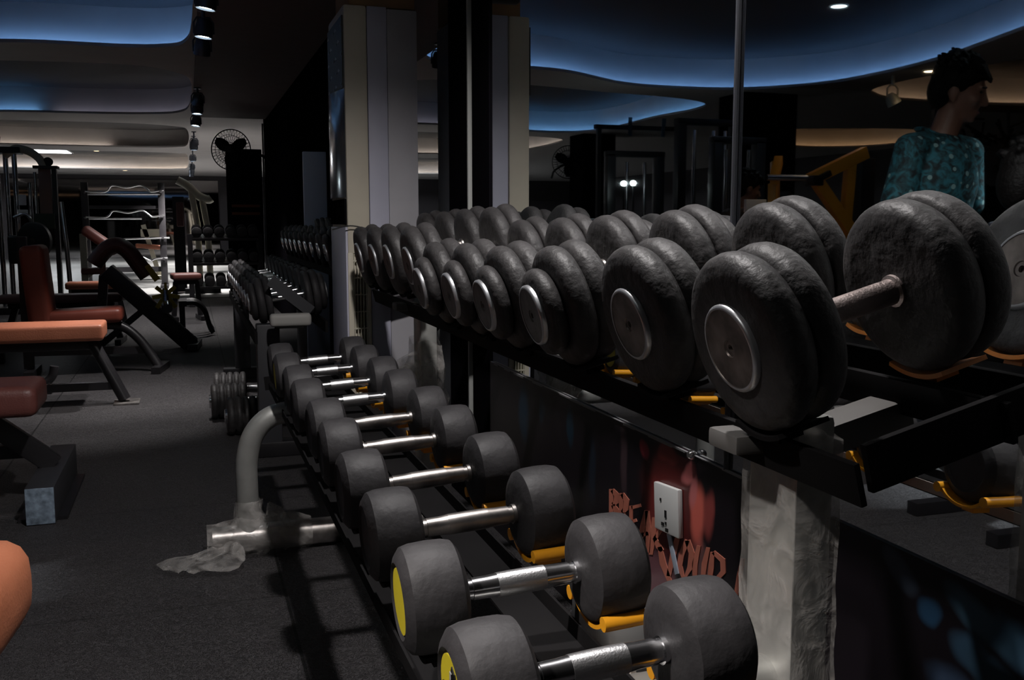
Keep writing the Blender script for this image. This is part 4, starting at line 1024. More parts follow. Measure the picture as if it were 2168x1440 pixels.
# ---------------------------------------------------------------- multi station machine at the photo edge
t = thing('cable_machine', 'tall multi-station cable machine with chrome posts past the benches', 'machine', (-1.75, 12.5, 0))
ch = MB()
for x in (-0.29, -0.20, -0.11): MB().cyl((x, 0, 0.06), (x, 0, 1.84), 0.028, 16).build('chrome_post', CHROME, t)
MB().box((-0.20, 0, 1.86), (0.34, 0.30, 0.07), bev=0.01).build('top_plate', BLACKMETAL, t)
MB().box((-0.2, 0, 0.04), (0.5, 0.6, 0.08), bev=0.01).build('base', BLACKMETAL, t)
tag(MB().tube(smooth_pts([(-0.20, -0.05, 1.80), (-0.08, -0.05, 1.88), (0.06, -0.05, 1.85), (0.16, -0.05, 1.77), (0.20, -0.05, 1.68)], 6), 0.045, 14).build('pulley_arm', CREAM, t), 'cream curved pulley arm')
MB().lathe([(-0.03, 0), (-0.03, 0.05), (-0.012, 0.042), (0.012, 0.042), (0.03, 0.05), (0.03, 0)], 24, Matrix.Translation((0.25, -0.05, 1.74)) @ Matrix.Rotation(R(90), 4, 'Z')).build('pulley', LOGOB, t)
MB().box((0.22, 0, 1.675), (0.26, 0.22, 0.035), bev=0.004).box((0.30, 0.02, 0.83), (0.05, 0.1, 1.66)).build('rear_frame', BLACKMETAL, t)
tag(MB().box((0.20, 0.0, 1.38), (0.13, 0.06, 0.56), bev=0.006).build('shroud', mat('tan_shroud', (0.25, 0.16, 0.13), 0.5), t), 'tan upright shroud')
MB().cyl((0.10, -0.03, 0.9), (0.10, -0.03, 1.62), 0.018, 12).cyl((0.04, -0.03, 0.9), (0.04, -0.03, 1.5), 0.022, 12).build('guide_rod', CHROME, t)
random.seed(31)
st = MB()
for k in range(14): st.box((-0.02, -0.02, 0.12 + 0.052 * k), (0.20, 0.16, 0.046), bev=0.004)
st.build('weight_stack', BLACKMETAL, t)
MB().tube([(0.36, -0.05, 1.28), (0.40, -0.10, 0.80), (0.43, -0.12, 0.06)], 0.026, 14).build('chrome_post', CHROME, t)
MB().box((0.43, -0.12, 0.03), (0.14, 0.14, 0.06), bev=0.008).build('foot', mat('charcoal_paint', (0.035, 0.035, 0.04), 0.5), t)
MB().tube(smooth_pts([(-0.12, -0.2, 1.10), (0.0, -0.22, 1.14), (0.06, -0.22, 1.06), (0.02, -0.2, 0.98)], 5), 0.018, 10).build('handle_bar', CHROME, t)
MB().cyl((0.13, -0.60, 0.84), (0.13, -0.05, 0.84), 0.019, 12).build('plate_peg', CHROME, t)
for (x, z, w, h) in ((-0.03, 1.30, 0.08, 0.12), (-0.03, 1.16, 0.10, 0.06)):
    MB().box((x, -0.13, z), (w, 0.02, h), bev=0.005).build('info_plate', WHITEP, t)
pad(MB(), (-0.08, -0.25, 0.74), (0.20, 0.22, 0.32), None, 0.04).build('back_pad', LOGOB, t)
tag(pad(MB(), (0.02, -0.12, 0.92), (0.10, 0.06, 0.22), None, 0.02).build('side_pad', mat('tan_pad', (0.40, 0.26, 0.17), 0.5), t), 'tan side pad')
solo(MB().box((0, 0, 0), (0.21, 0.02, 0.17), bev=0.003), 'small_sign', GREENSIGN, 'small dark green sign hanging on the cable machine above the black plate', 'sign', (-1.54, 12.2, 1.06))
d = thing('weight_plate', 'round black weight plate with a glint hanging on the cable machine', 'weight plate', (-1.62, 11.93, 0.84))
MB().lathe([(-0.03, 0.02), (-0.03, 0.19), (-0.02, 0.21), (0.02, 0.21), (0.03, 0.19), (0.03, 0.02)], 40, Matrix.Rotation(R(60), 4, 'Z')).build('disc', LOGOB, d)
MB().lathe([(-0.04, 0.0), (-0.04, 0.03), (0.04, 0.03), (0.04, 0)], 20, Matrix.Rotation(R(60), 4, 'Z')).build('hub', CHROME, d)
solo(MB().cyl((0, 0, 0), (0, 0, 0.11), 0.035, 16, 0.05), 'knob_pot', mat('brown_pot', (0.10, 0.05, 0.03), 0.6), 'brown pot on top of the cable machine at the photo edge', 'pot', (-2.02, 12.4, 1.896))
t = thing('cream_press_arm', 'cream bent lever arm of a machine standing behind the chrome post', 'machine arm', (-1.15, 13.6, 0))
MB().tube([(-0.13, 0, 0.34), (0.05, 0, 0.46), (0.10, 0, 0.86)], 0.028, 12).build('lever', mat('cream_lever', (0.75, 0.74, 0.62), 0.5), t)
MB().beam((-0.13, 0, 0.0), (-0.13, 0, 0.9), 0.08, 0.08).build('post', CREAM, t)
pad(MB(), (-0.02, 0, 0.42), (0.30, 0.2, 0.08), None, 0.03).build('pad', MAROON, t)

# bar stand with curl bars, far floor
t = thing('bar_stand', 'tall black bar stand at the far end of the floor', 'bar stand', (-0.90, 16.5, 0))
for x in (-0.60, 0.52): MB().box((x, 0, 0.83), (0.10, 0.10, 1.66), bev=0.006).box((x, 0, 0.03), (0.12, 0.7, 0.06)).build('upright', BLACKMETAL, t)
MB().box((-0.04, 0.04, 1.28), (1.06, 0.05, 0.05)).box((-0.04, 0.04, 0.3), (1.06, 0.05, 0.08)).build('cross_bar', BLACKMETAL, t)
for z in (1.49, 1.11, 0.77, 0.44):
    for x in (-0.60, 0.52): MB().cyl((x, -0.02, z), (x, -0.16, z + 0.03), 0.02, 10).build('peg', BLACKMETAL, t)
def bars(name, pts, z, lab, r=0.014):
    solo(MB().tube(smooth_pts([(x, 0, h) for x, h in pts], 4), r, 10), name, CHROME, lab, 'barbell', (-0.90, 16.40, z))
EZ = [(-0.62, 0), (-0.30, -0.01), (-0.19, 0.09), (0.02, 0.06), (0.22, 0.10), (0.32, 0.04), (0.38, 0.0), (0.56, 0.03)]
bars('curl_bar', EZ, 1.52, 'wavy chrome curl bar on the topmost pegs of the far stand')
bars('curl_bar', EZ, 1.13, 'wavy chrome curl bar on the second pegs of the far stand')
bars('curl_bar', [(0.10, 0.03), (0.20, 0.06), (0.32, 0), (0.40, 0.03), (0.58, 0.04)], 0.44, 'wavy chrome curl bar on the lowest pegs of the far stand')
bars('straight_bar', [(-0.55, 0), (0, 0.005), (0.50, 0.01)], 1.475, 'straight chrome bar just below the topmost curl bar')
bars('straight_bar', [(-0.55, 0), (0, 0.0), (0.22, 0.0)], 1.10, 'short straight chrome bar just below the second curl bar')
bars('straight_bar', [(-0.15, 0), (0.2, 0.01), (0.62, 0.02)], 0.78, 'straight chrome bar in the middle of the far stand')
# pale machine to the side of the stand
t = thing('lever_machine', 'cream plate-loaded lever machine standing beside the far bar stand', 'machine', (0.08, 15.2, 0))
MB().tube(smooth_pts([(-0.20, 0, 1.66), (-0.06, 0, 1.58), (0.08, 0, 1.44), (0.22, 0, 1.38), (0.27, 0, 1.40)], 6), [0.06] * 25, 14).build('lever_arm', CREAM, t)
MB().tube([(-0.02, 0, 1.55), (0.06, 0, 1.0), (0.07, 0, 0.05)], 0.045, 12).tube([(0.14, 0, 1.36), (0.20, 0, 0.95), (0.22, 0, 0.05)], 0.045, 12).build('frame', CREAM, t)
MB().box((0.10, 0, 0.04), (0.5, 0.6, 0.08)).box((-0.20, 0.02, 0.72), (0.16, 0.16, 1.40)).build('base', BLACKMETAL, t)
tag(pad(MB(), (-0.18, -0.10, 1.16), (0.10, 0.06, 0.36), None, 0.02).build('back_pad', BROWNV, t), 'brown back pad')
t = thing('leg_machine', 'grey machine with orange pad seen through the far bar stand', 'machine', (-0.72, 19.0, 0))
tag(pad(MB(), (0.05, 0, 0.60), (0.50, 0.25, 0.08), (0, R(5), 0), 0.03).build('pad', ORANGE, t), 'orange pad')
MB().beam((-0.05, 0, 1.0), (0.20, 0, 0.05), 0.08, 0.08).beam((-0.1, 0, 0.85), (0.3, 0, 0.85), 0.08, 0.14).beam((0.2, -0.3, 0.04), (0.2, 0.3, 0.04), 0.08, 0.08).build('frame', CREAM, t)

# ---------------------------------------------------------------- far dumbbell rack before the pillar
t = thing('dumbbell_rack', 'low black dumbbell rack in front of the dark cabinet and fan', 'dumbbell rack', (0.44, 12.75, 0))
for x in (-0.42, 0.42): MB().box((x, 0, 0.45), (0.06, 0.30, 0.90)).build('upright', BLACKMETAL, t)
for z in (0.26, 0.555, 0.86): MB().box((0, 0, z), (0.90, 0.30, 0.03), (R(10), 0, 0)).build('shelf', BLACKMETAL, t)
fr = thing('round_dumbbell', '', 'dumbbell', (0, 0, 0), (0, 0, 0), '')
for s in (-1, 1): MB().lathe([(s * 0.06, 0), (s * 0.06, 0.05), (s * 0.065, 0.062), (s * 0.12, 0.062), (s * 0.125, 0.05), (s * 0.125, 0)], 24, Matrix.Translation((0, 0, 0.062)) @ Matrix.Rotation(R(90), 4, 'Z')).build('head', RUBBER, fr)
MB().cyl((0, -0.07, 0.062), (0, 0.07, 0.062), 0.014, 10).build('handle', CHROME, fr)
first = True
for z, nm in ((0.275, 'bottom'), (0.572, 'middle'), (0.877, 'top')):
    for k in range(6):
        lab = '%s dark round dumbbell on the %s shelf below the fan, counted from the aisle' % (['first', 'second', 'third', 'fourth', 'fifth', 'sixth'][k], nm)
        loc = (0.44 - 0.34 + 0.136 * k, 12.75, z + 0.001); rot = (R(10), 0, 0)
        if first: fr.location = loc; fr.rotation_euler = rot; tag(fr, lab, None, 'dumbbells on the rack below the fan'); first = False
        else: dup(fr, loc, rot, lab, 'dumbbells on the rack below the fan')
# ---------------------------------------------------------------- wall fans
def fan(label, loc, rz, r, arm=((0, 0.12, -0.02), (0.10, 0.20, -0.05), (0.20, 0.26, -0.12), (0.22, 0.40, -0.18), (0.22, 0.62, -0.20))):
    t = thing('wall_fan', label, 'fan', loc, (0, 0, rz))
    g = MB()
    for (dy, rr, th) in ((-0.075, r * 0.35, 0.0035), (-0.06, r * 0.72, 0.003), (0.0, r, 0.007), (0.055, r * 0.7, 0.003)):
        g.tube([(rr * math.cos(2 * math.pi * k / 40), dy, rr * math.sin(2 * math.pi * k / 40)) for k in range(40)], th, 6, closed=True)
    for k in range(36):
        a = 2 * math.pi * k / 36; c, s = math.cos(a), math.sin(a)
        g.tube([(0.03 * c, -0.085, 0.03 * s), (r * 0.6 * c, -0.07, r * 0.6 * s), (r * c, 0, r * s), (r * 0.6 * c, 0.065, r * 0.6 * s), (0.05 * c, 0.075, 0.05 * s)], 0.0022, 4)
    g.lathe([(-0.09, 0), (-0.088, 0.04), (-0.08, 0.042), (-0.08, 0)], 20, Matrix.Rotation(R(90), 4, 'Z'))
    g.build('guard', FANBLACK, t)
    for k in range(3):
        a = 2 * math.pi * k / 3 + 0.5; bl = MB(); vs = []
        for i in range(7):
            q = 0.10 + 0.8 * i / 6; w = 0.5 * r * (0.30 + 0.9 * math.sin(math.pi * (0.15 + 0.75 * i / 6)))
            for sgn in (-1, 1):
                x, z = q * r, sgn * w * 0.5
                for dd in (0, 0.004): vs.append((x * math.cos(a) - z * math.sin(a), -0.01 + sgn * 0.018 + dd, x * math.sin(a) + z * math.cos(a)))
        fs = []
        for i in range(6):
            o_ = i * 4; fs += [(o_, o_ + 2, o_ + 6, o_ + 4), (o_ + 1, o_ + 5, o_ + 7, o_ + 3), (o_, o_ + 4, o_ + 5, o_ + 1), (o_ + 2, o_ + 3, o_ + 7, o_ + 6)]
        fs += [(0, 1, 3, 2), (24, 26, 27, 25)]
        bl.add(vs, fs).build('blade', FANBLACK, t)
    MB().lathe([(-0.02, 0), (-0.02, 0.05), (0.0, 0.07), (0.14, 0.075), (0.18, 0.05), (0.18, 0)], 22, Matrix.Rotation(R(90), 4, 'Z')).build('motor', FANBLACK, t)
    MB().tube(smooth_pts(list(arm), 5), 0.016, 10).build('bracket_arm', FANBLACK, t)
    return t
fan('large dark caged wall fan at the end of the black wall', (0.54, 12.55, 1.93), R(-22), 0.245, ((0, 0.12, -0.02), (0.12, 0.19, 0.0), (0.26, 0.20, -0.03), (0.38, 0.20, -0.10), (0.44, 0.19, -0.16), (0.475, 0.19, -0.17)))
fan('dark caged wall fan seen only in the mirror beside the far pillar', (-3.45, 13.55, 1.93), R(18), 0.24)
t = thing('dark_cabinet', 'tall black cabinet standing below the caged fan with dull orange stripes', 'cabinet', (0.74, 13.6, 0))
MB().box((0, 0, 1.0), (0.44, 0.50, 2.0), bev=0.012).build('body', BLACKWALL, t)
MB().box((0, -0.2515, 1.16), (0.36, 0.006, 0.035)).build('stripe', mat('orange_stripe', (0.22, 0.05, 0.015), 0.6), t)
MB().box((0, -0.2515, 1.26), (0.36, 0.006, 0.035)).build('stripe', mat('orange_stripe', (0.22, 0.05, 0.015), 0.6), t)

# ---------------------------------------------------------------- far wall mirror
solo(MB().box((0, 0, 0), (5.6, 0.03, 2.25)), 'far_wall_mirror', DIMMIRROR, 'huge dim mirror covering the far end wall below the bright recess', 'mirror', (-1.9, 30.48, 1.14))
# ---------------------------------------------------------------- people and machines that the mirror shows
def hand(mb, wrist, d, side, curl=0.4, pdir=(0, -1, 0)):
    # palm with five fingers, hanging along d; pdir is the way the thumb points
    wrist = Vector(wrist); d = Vector(d).normalized(); p = Vector(pdir).normalized(); nrm = d.cross(p).normalized() * side
    c = wrist + d * 0.045
    mb.capsule(wrist, wrist + d * 0.03, 0.024, 0.026)
    for k in range(4): mb.capsule(wrist + d * 0.02 + p * (0.024 - 0.016 * k), wrist + d * 0.085 + p * (0.027 - 0.018 * k), 0.013, 0.0105)
    for k, L in enumerate((0.066, 0.074, 0.069, 0.054)):
        a = wrist + d * 0.085 + p * (0.027 - 0.018 * k)
        m1 = a + (d * math.cos(curl * 0.5) + nrm * math.sin(curl * 0.5)) * L * 0.45
        m2 = m1 + (d * math.cos(curl * 1.4) + nrm * math.sin(curl * 1.4)) * L * 0.32
        m3 = m2 + (d * math.cos(curl * 2.0) + nrm * math.sin(curl * 2.0)) * L * 0.25
        mb.capsule(a, m1, 0.0092, 0.0086, 10).capsule(m1, m2, 0.0086, 0.008, 10).capsule(m2, m3, 0.008, 0.007, 10)
    a = wrist + d * 0.02 + p * 0.024
    b_ = a + (d * 0.6 + p * 0.75 + nrm * 0.2).normalized() * 0.042
    c_ = b_ + (d * 0.9 + p * 0.3 + nrm * 0.3).normalized() * 0.034
    mb.capsule(a, b_, 0.0125, 0.0105, 10).capsule(b_, c_, 0.0105, 0.0085, 10)
def person(label, loc, rz, J, head_yaw, head_pitch, shirt, hair_seed=1, trouser=JEANS, collar=True, hair_len=1.0):
    t = thing('person', label, 'person', loc, (0, 0, rz))
    sc = J.get('scale', 1.0)
    V = lambda q: Vector(q)
    body = MB()
    neck0, hc = V(J['neck']), V(J['head'])
    HR = Matrix.Translation(hc - Vector((0, 0, 0.04))) @ Euler((R(head_pitch), 0, R(head_yaw)), 'ZYX').to_matrix().to_4x4() @ Matrix.Translation((0, 0, 0.04))
    def hp(mb, kind, *a):
        q = MB(); getattr(q, kind)(*a); mb.add([HR @ Vector(v) for v in q.v], q.f)
    hp(body, 'ell', (0, 0.012, 0.03), (0.074, 0.096, 0.092))
    hp(body, 'ell', (0, -0.022, -0.02), (0.064, 0.070, 0.085))
    hp(body, 'ell', (0, -0.040, -0.075), (0.044, 0.046, 0.036))
    hp(body, 'ell', (0, -0.066, -0.098), (0.020, 0.018, 0.014))
    hp(body, 'capsule', (0, -0.084, 0.018), (0, -0.104, -0.028), 0.009, 0.014)
    hp(body, 'ell', (0.011, -0.096, -0.032), (0.009, 0.010, 0.008)); hp(body, 'ell', (-0.011, -0.096, -0.032), (0.009, 0.010, 0.008))
    hp(body, 'ell', (0, -0.080, 0.030), (0.046, 0.012, 0.010))
    hp(body, 'ell', (0, -0.080, -0.064), (0.022, 0.012, 0.006)); hp(body, 'ell', (0, -0.078, -0.074), (0.020, 0.013, 0.007))
    for s in (-1, 1):
        hp(body, 'ell', (s * 0.040, -0.062, -0.020), (0.022, 0.022, 0.020))
        hp(body, 'ell', (s * 0.077, 0.012, -0.004), (0.010, 0.020, 0.030)); hp(body, 'ell', (s * 0.075, 0.004, -0.030), (0.008, 0.010, 0.012))
    body.capsule(neck0 - Vector((0, 0, 0.05)), hc + Vector((0, 0.01, -0.06)), 0.058, 0.054)
    ch_, pv = V(J['chest']), V(J['pelvis'])
    body.ell(ch_, (0.155, 0.10, 0.19)); body.ell((ch_ + pv) / 2, (0.132, 0.092, 0.17)); body.ell(pv, (0.150, 0.10, 0.12))
    for s, k in ((-1, 'r'), (1, 'l')):
        sh, el, wr = V(J['sh_' + k]), V(J['el_' + k]), V(J['wr_' + k])
        body.capsule(neck0 + Vector((s * 0.03, 0.01, -0.03)), sh + Vector((0, 0, 0.012)), 0.05, 0.048)
        body.capsule(sh, el, 0.050, 0.040); body.capsule(el, wr, 0.040, 0.026)
        hand(body, wr, wr - el, s, 0.45, J.get('thumb_' + k, (0, -1, 0)))
        hp_, kn_, an_ = V(J['hip_' + k]), V(J['kn_' + k]), V(J['an_' + k])
        body.capsule(hp_, kn_, 0.082, 0.058); body.capsule(kn_, an_ + (kn_ - an_) * 0.5, 0.056, 0.052); body.capsule(an_ + (kn_ - an_) * 0.55, an_, 0.052, 0.036)
        body.ell(an_ + Vector((0, -0.055, -0.045)), (0.042, 0.115, 0.034))
    remesh(body, 'body', SKIN, t, 0.0065, 3)
    # shirt with short sleeves
    s_ = MB()
    s_.ell(ch_ + Vector((0, 0, 0.0)), (0.178, 0.122, 0.20)); s_.ell((ch_ + pv) / 2, (0.156, 0.116, 0.19)); s_.ell(pv + Vector((0, 0, 0.03)), (0.168, 0.122, 0.12))
    s_.capsule(neck0 + Vector((-0.05, 0.012, -0.055)), neck0 + Vector((0.05, 0.012, -0.055)), 0.062, 0.062)
    for s, k in ((-1, 'r'), (1, 'l')):
        sh, el = V(J['sh_' + k]), V(J['el_' + k])
        s_.capsule(neck0 + Vector((s * 0.05, 0.012, -0.045)), sh + Vector((0, 0, 0.012)), 0.062, 0.064)
        s_.capsule(sh, sh + (el - sh) * 0.80, 0.066, 0.064)
    random.seed(hair_seed)
    for k in range(14):       # soft folds
        a = random.uniform(0, 6.28); z = random.uniform(-0.3, 0.12); c0 = ch_ + (pv - ch_) * max(0, -z / 0.35)
        s_.capsule(c0 + Vector((0.150 * math.cos(a), 0.100 * math.sin(a), 0.03)), c0 + Vector((0.145 * math.cos(a + 0.5), 0.098 * math.sin(a + 0.5), -0.10)), 0.018, 0.014)
    remesh(s_, 'shirt', shirt, t, 0.009, 3)
    if collar:
        c = MB(); cz = neck0 + Vector((0, 0, -0.005))
        pts = [cz + Vector((0.070 * math.sin(a), 0.012 - 0.066 * math.cos(a), 0.018 - 0.034 * math.cos(a) * (1 if math.cos(a) > 0 else 0.2))) for a in [R(25 + 310 * i / 24) for i in range(25)]]
        c.tube(pts, 0.011, 8, flat=2.0).build('collar', shirt, t)
    tr = MB(); tr.ell(pv + Vector((0, 0, -0.02)), (0.166, 0.116, 0.11))
    for k in 'rl':
        hp_, kn_, an_ = V(J['hip_' + k]), V(J['kn_' + k]), V(J['an_' + k])
        tr.capsule(hp_, kn_, 0.094, 0.072); tr.capsule(kn_, an_ + (kn_ - an_) * 0.06, 0.072, 0.060)
    remesh(tr, 'trousers', trouser, t, 0.010, 2)
    for k in 'rl':
        an_ = V(J['an_' + k])
        q = MB().ell(an_ + Vector((0, -0.060, -0.040)), (0.050, 0.130, 0.040)).box(an_ + Vector((0, -0.060, -0.068)), (0.088, 0.25, 0.022), bev=0.01).ell(an_ + Vector((0, 0, -0.01)), (0.046, 0.052, 0.06))
        remesh(q, 'shoe', SHOE, t, 0.008, 2)
    # hair
    h = MB()
    hp(h, 'ell', (0, 0.022, 0.052), (0.084, 0.100, 0.090)); hp(h, 'ell', (0, 0.060, 0.0), (0.074, 0.062, 0.085 * hair_len))
    for s in (-1, 1): hp(h, 'ell', (s * 0.064, 0.016, 0.034), (0.020, 0.050, 0.042))
    for k in range(46):
        a = random.uniform(-0.9, math.pi + 0.9); e = random.uniform(0.30, 1.25)
        x, y, z = 0.086 * math.cos(a) * math.cos(e), 0.022 + 0.104 * math.sin(a) * math.cos(e), 0.055 + 0.098 * math.sin(e)
        hp(h, 'capsule', (x, y, z), (x * 1.18 + random.uniform(-.016, .016), y * 1.12 + random.uniform(-.02, .006), z + random.uniform(-0.004, 0.012)), 0.015, 0.007)
    for k in range(9):
        x = -0.056 + 0.014 * k
        hp(h, 'capsule', (x, -0.055, 0.098), (x * 1.05 + random.uniform(-.01, .01), -0.098 + random.uniform(0, .012), 0.062 + random.uniform(-.012, .02)), 0.020, 0.008)
    remesh(h, 'hair', HAIR, t, 0.0055, 1)
    e = MB()
    for s in (-1, 1):
        hp(e, 'ell', (s * 0.030, -0.080, 0.012), (0.011, 0.006, 0.005)); hp(e, 'capsule', (s * 0.016, -0.089, 0.030), (s * 0.046, -0.082, 0.030), 0.0045, 0.003)
    e.build('eyes_and_brows', EYE, t)
    l_ = MB(); hp(l_, 'ell', (0, -0.0885, -0.068), (0.019, 0.006, 0.006)); l_.build('lips', LIP, t)
    return t
STAND = dict(neck=(0, 0.015, 1.40), head=(-0.035, -0.03, 1.565), chest=(0, 0, 1.21), pelvis=(0, 0.01, 0.90),
  sh_r=(-0.178, 0.01, 1.322), el_r=(-0.235, 0.03, 1.07), wr_r=(-0.245, -0.03, 0.83), sh_l=(0.178, 0.01, 1.322), el_l=(0.235, 0.03, 1.07), wr_l=(0.245, -0.03, 0.83),
  hip_r=(-0.085, 0.01, 0.88), kn_r=(-0.10, -0.01, 0.48), an_r=(-0.105, 0.02, 0.085), hip_l=(0.085, 0.01, 0.88), kn_l=(0.10, -0.01, 0.48), an_l=(0.105, 0.02, 0.085))
person('standing man in a teal patterned short-sleeved shirt looking down, seen in the mirror', (-0.94, 3.2, 0), R(-12), STAND, -30, 16, SHIRT, 3)
def seated(h, lean):
    c = 0.30; y1 = -lean
    return dict(neck=(0, y1 * 1.0, h + 0.56), head=(0, y1 * 1.25 - 0.02, h + 0.72), chest=(0, y1 * 0.6, h + 0.36), pelvis=(0, 0.02, h + 0.10),
      sh_r=(-0.185, y1 * 0.9, h + 0.50), el_r=(-0.23, y1 * 0.9 - 0.08, h + 0.24), wr_r=(-0.15, y1 - 0.26, h + 0.17), sh_l=(0.185, y1 * 0.9, h + 0.50), el_l=(0.23, y1 * 0.9 - 0.08, h + 0.24), wr_l=(0.15, y1 - 0.26, h + 0.17),
      hip_r=(-0.09, -0.02, h + 0.085), kn_r=(-0.13, -0.42, h + 0.06), an_r=(-0.13, -0.40, 0.085), hip_l=(0.09, -0.02, h + 0.085), kn_l=(0.13, -0.42, h + 0.06), an_l=(0.13, -0.40, 0.085))
person('seated person in a blue-grey shirt at the mirror edge in front of the standing man', (-0.64, 2.58, 0), R(-100), seated(0.46, 0.10), 8, 10, GREYSHIRT, 9, collar=True, hair_len=1.25)
low_bench('low bench under the seated person in the blue-grey shirt', (-0.70, 2.58, 0), R(90), 0.40, MAROON, 0.42)
person('dim person in a brown shirt bending at the machines, seen in the mirror', (-1.95, 6.6, 0), R(-80), seated(0.58, 0.14), 0, 14, BROWNSHIRT, 5, collar=False)
t = thing('machine_seat', 'raised black seat under the dim person in the brown shirt', 'seat', (-1.95, 6.6, 0))
pad(MB(), (0, 0, 0.525), (0.34, 0.34, 0.08), None, 0.03).build('pad', LOGOB, t)
MB().beam((0, 0, 0.47), (0, 0, 0.02), 0.08, 0.08).box((0, 0, 0.02), (0.4, 0.4, 0.04), bev=0.01).build('post', BLACKMETAL, t)

# yellow plate-loaded machine
t = thing('yellow_press_machine', 'amber yellow press machine with triangular side frames, seen in the mirror', 'machine', (-1.72, 5.0, 0))
TO = Vector((1.72, -5.0, 0))
def tq(mb): mb.v = [tuple(Vector(v) + TO) for v in mb.v]; return mb
tq(MB().beam((-1.60, 5.0, 1.30), (-1.99, 5.0, 1.47), 0.055, 0.075, bev=0.004)).build('upper_beam', AMBER, t)
tq(MB().beam((-1.65, 5.0, 1.29), (-1.92, 5.0, 0.98), 0.055, 0.07, bev=0.004).beam((-1.92, 5.0, 0.98), (-2.02, 5.0, 0.05), 0.055, 0.07, bev=0.004)).build('lower_beam', AMBER, t)
tq(MB().beam((-1.885, 5.0, 1.42), (-1.865, 5.0, 1.05), 0.05, 0.06, bev=0.004)).build('link_bar', AMBER, t)
tq(MB().box((-1.625, 4.99, 1.295), (0.075, 0.08, 0.06), bev=0.006).box((-1.68, 4.985, 1.325), (0.08, 0.07, 0.035), (0, R(25), 0), bev=0.006)).build('pivot', BLACKMETAL, t)
tq(MB().beam((-1.385, 5.05, 1.30), (-1.545, 5.25, 1.43), 0.05, 0.06, bev=0.004).beam((-1.41, 5.1, 1.28), (-1.50, 5.2, 0.05), 0.05, 0.06, bev=0.004)).build('far_side_beam', AMBER, t)
tq(MB().beam((-1.52, 5.25, 1.42), (-1.50, 5.2, 0.9), 0.05, 0.06, bev=0.004)).build('far_link_bar', AMBER, t)
tq(MB().beam((-1.62, 5.3, 1.22), (-1.95, 5.35, 1.02), 0.08, 0.05)).build('dark_arm', BLACKMETAL, t)
tq(MB().box((-2.06, 5.1, 0.72), (0.10, 0.10, 1.44), bev=0.006).box((-1.75, 5.1, 0.04), (0.8, 0.7, 0.08), bev=0.01)).build('upright', BLACKMETAL, t)
pad(tq(MB()), (-0.05, 0.25, 0.62), (0.40, 0.30, 0.10), None, 0.03).build('seat_pad', MAROON, t)
tq(MB().cyl((-1.30, 5.0, 1.31), (-1.62, 5.0, 1.31), 0.018, 14)).build('bar', CHROME, t)
solo(MB().box((0, 0, 0), (0.16, 0.03, 0.09), bev=0.004), 'white_sign', WHITEP, 'small white and green sign behind the amber machine, seen in the mirror', 'sign', (-1.80, 5.9, 1.16))
# cable crossover towers
def tower(label, x, y, w, hgt, rods):
    t = thing('cable_tower', label, 'machine', (x, y, 0))
    for s in (-1, 1): MB().box((s * w / 2, 0, hgt / 2), (0.09, 0.10, hgt), bev=0.006).build('upright', BLACKMETAL, t)
    MB().box((0, 0, hgt), (w + 0.1, 0.10, 0.06), bev=0.01).box((0, 0, 0.05), (w + 0.2, 0.5, 0.10), bev=0.01).build('cross_beam', BLACKMETAL, t)
    for r_ in rods: MB().cyl((r_, -0.03, 0.1), (r_, -0.03, hgt - 0.08), 0.018, 12).build('guide_rod', CHROME, t)
    st = MB()
    for k in range(12): st.box((0, 0, 0.14 + 0.055 * k), (w * 0.55, 0.18, 0.048), bev=0.004)
    st.build('weight_stack', BLACKMETAL, t)
    return t
tower('cable tower of the dark machines seen in the mirror, closest to the fan pillar', -2.45, 9.2, 0.55, 1.74, (-0.10, 0.10))
tower('wide cable tower in the middle of the dark machines seen in the mirror', -2.95, 8.6, 0.60, 2.02, (-0.18, -0.05, 0.16))
tower('narrow cable tower behind the dim person in the brown shirt, seen in the mirror', -2.62, 7.5, 0.42, 1.75, (-0.1, 0.12))
t = thing('pull_up_frame', 'black frame with two slanted blue bars seen high in the mirror', 'machine', (-2.85, 9.9, 0))
for q in (-0.5, 0.5): MB().box((q, 0, 1.05), (0.045, 0.05, 2.1)).build('upright', BLACKMETAL, t)
MB().box((0, 0, 2.08), (1.1, 0.05, 0.045)).build('top_beam', BLACKMETAL, t); MB().box((0, 0, 0.03), (1.1, 0.6, 0.06)).build('base', BLACKMETAL, t)
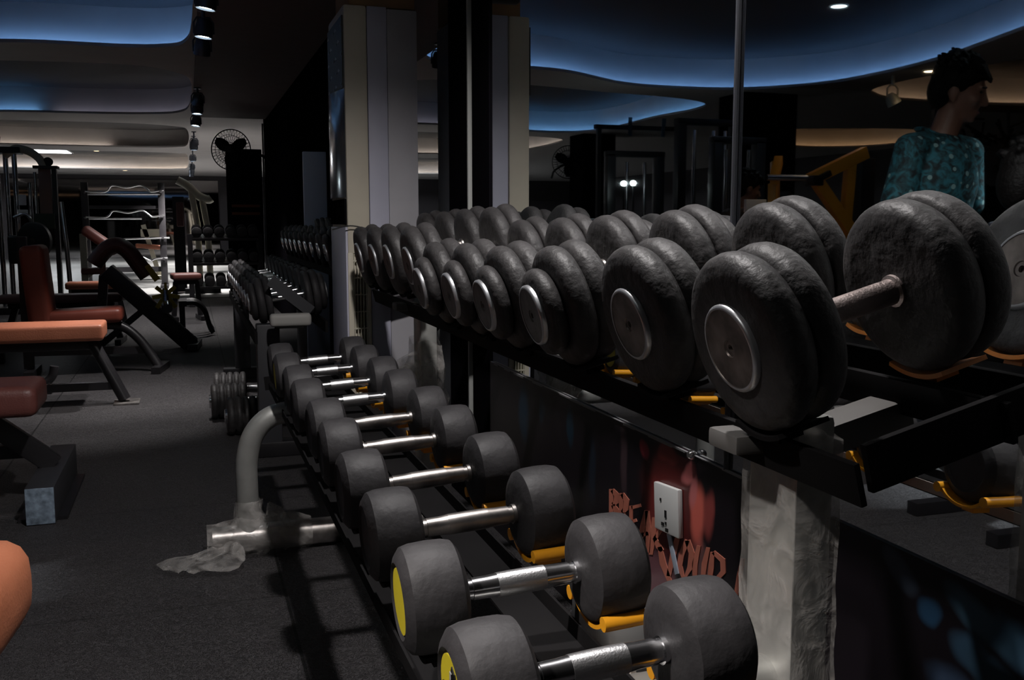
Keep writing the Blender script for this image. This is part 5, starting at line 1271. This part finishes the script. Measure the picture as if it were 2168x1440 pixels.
for x in (-0.25, 0.15): MB().beam((x, -0.05, 2.0), (x + 0.14, -0.35, 2.14), 0.04, 0.03).build('slanted_bar', mat('blue_bar', (0.06, 0.14, 0.24), 0.4), t)
# made-up glowing globes standing in for spotlights reflected in another mirror
for k, (x, y, z, lab) in enumerate(((-2.10, 8.7, 1.42, 'added white globe standing in for a reflected spotlight, before the dark machines'), (-2.20, 8.7, 1.425, 'second added globe for a reflected spotlight, further from the mirror, before the dark machines'))):
    t = thing('spot_reflection_globe', lab, 'added globe', (x, y, 0))
    MB().ell((0, 0, z), (0.026, 0.026, 0.026)).build('globe', LAMPWHITE, t)
    MB().cyl((0, 0, 0.02), (0, 0, z - 0.02), 0.010, 10).cyl((0, 0, 0), (0, 0, 0.03), 0.045, 20).build('stand', BLACKMETAL, t)
# pale display boards beyond the machines
solo(MB().box((0, 0, 0.55), (0.30, 0.05, 1.1), bev=0.004), 'white_board', WHITEP, 'white board standing below the added glowing globes', 'board', (-3.35, 12.4, 0))
# dark lattice screen behind the man
t = thing('lattice_screen', 'dark lattice screen behind the seated person, seen in the mirror', 'screen', (-5.2, 7.2, 0))
MB().box((-0.85, 0, 1.05), (0.06, 0.05, 2.1)).box((0.75, 0, 1.05), (0.06, 0.05, 2.1)).box((-0.05, 0, 2.08), (1.66, 0.05, 0.06)).box((-0.05, 0, 1.35), (1.66, 0.05, 0.06)).box((-0.05, 0, 0.68), (1.66, 0.05, 1.36)).build('frame', BLACKMETAL, t)
random.seed(12); lt = MB()
for k in range(60):
    x, z = random.uniform(-0.8, 0.7), random.uniform(1.40, 2.04); a = random.uniform(0, 3.14); L = random.uniform(0.08, 0.22)
    dx, dz = L * math.cos(a), L * math.sin(a)
    lt.beam((max(-.84, x - dx), 0, min(2.06, max(1.36, z - dz))), (min(.74, x + dx), 0, min(2.06, max(1.36, z + dz))), 0.02, 0.02, up=(0, 1, 0))
lt.build('lattice', BLACKMETAL, t)
solo(MB().box((0, 0, 0.6), (3.2, 0.5, 1.2), bev=0.02), 'reception_counter', mat('brown_counter', (0.10, 0.06, 0.05), 0.6), 'long brown counter far behind the man in the mirror', 'counter', (-7.4, 8.2, 0))
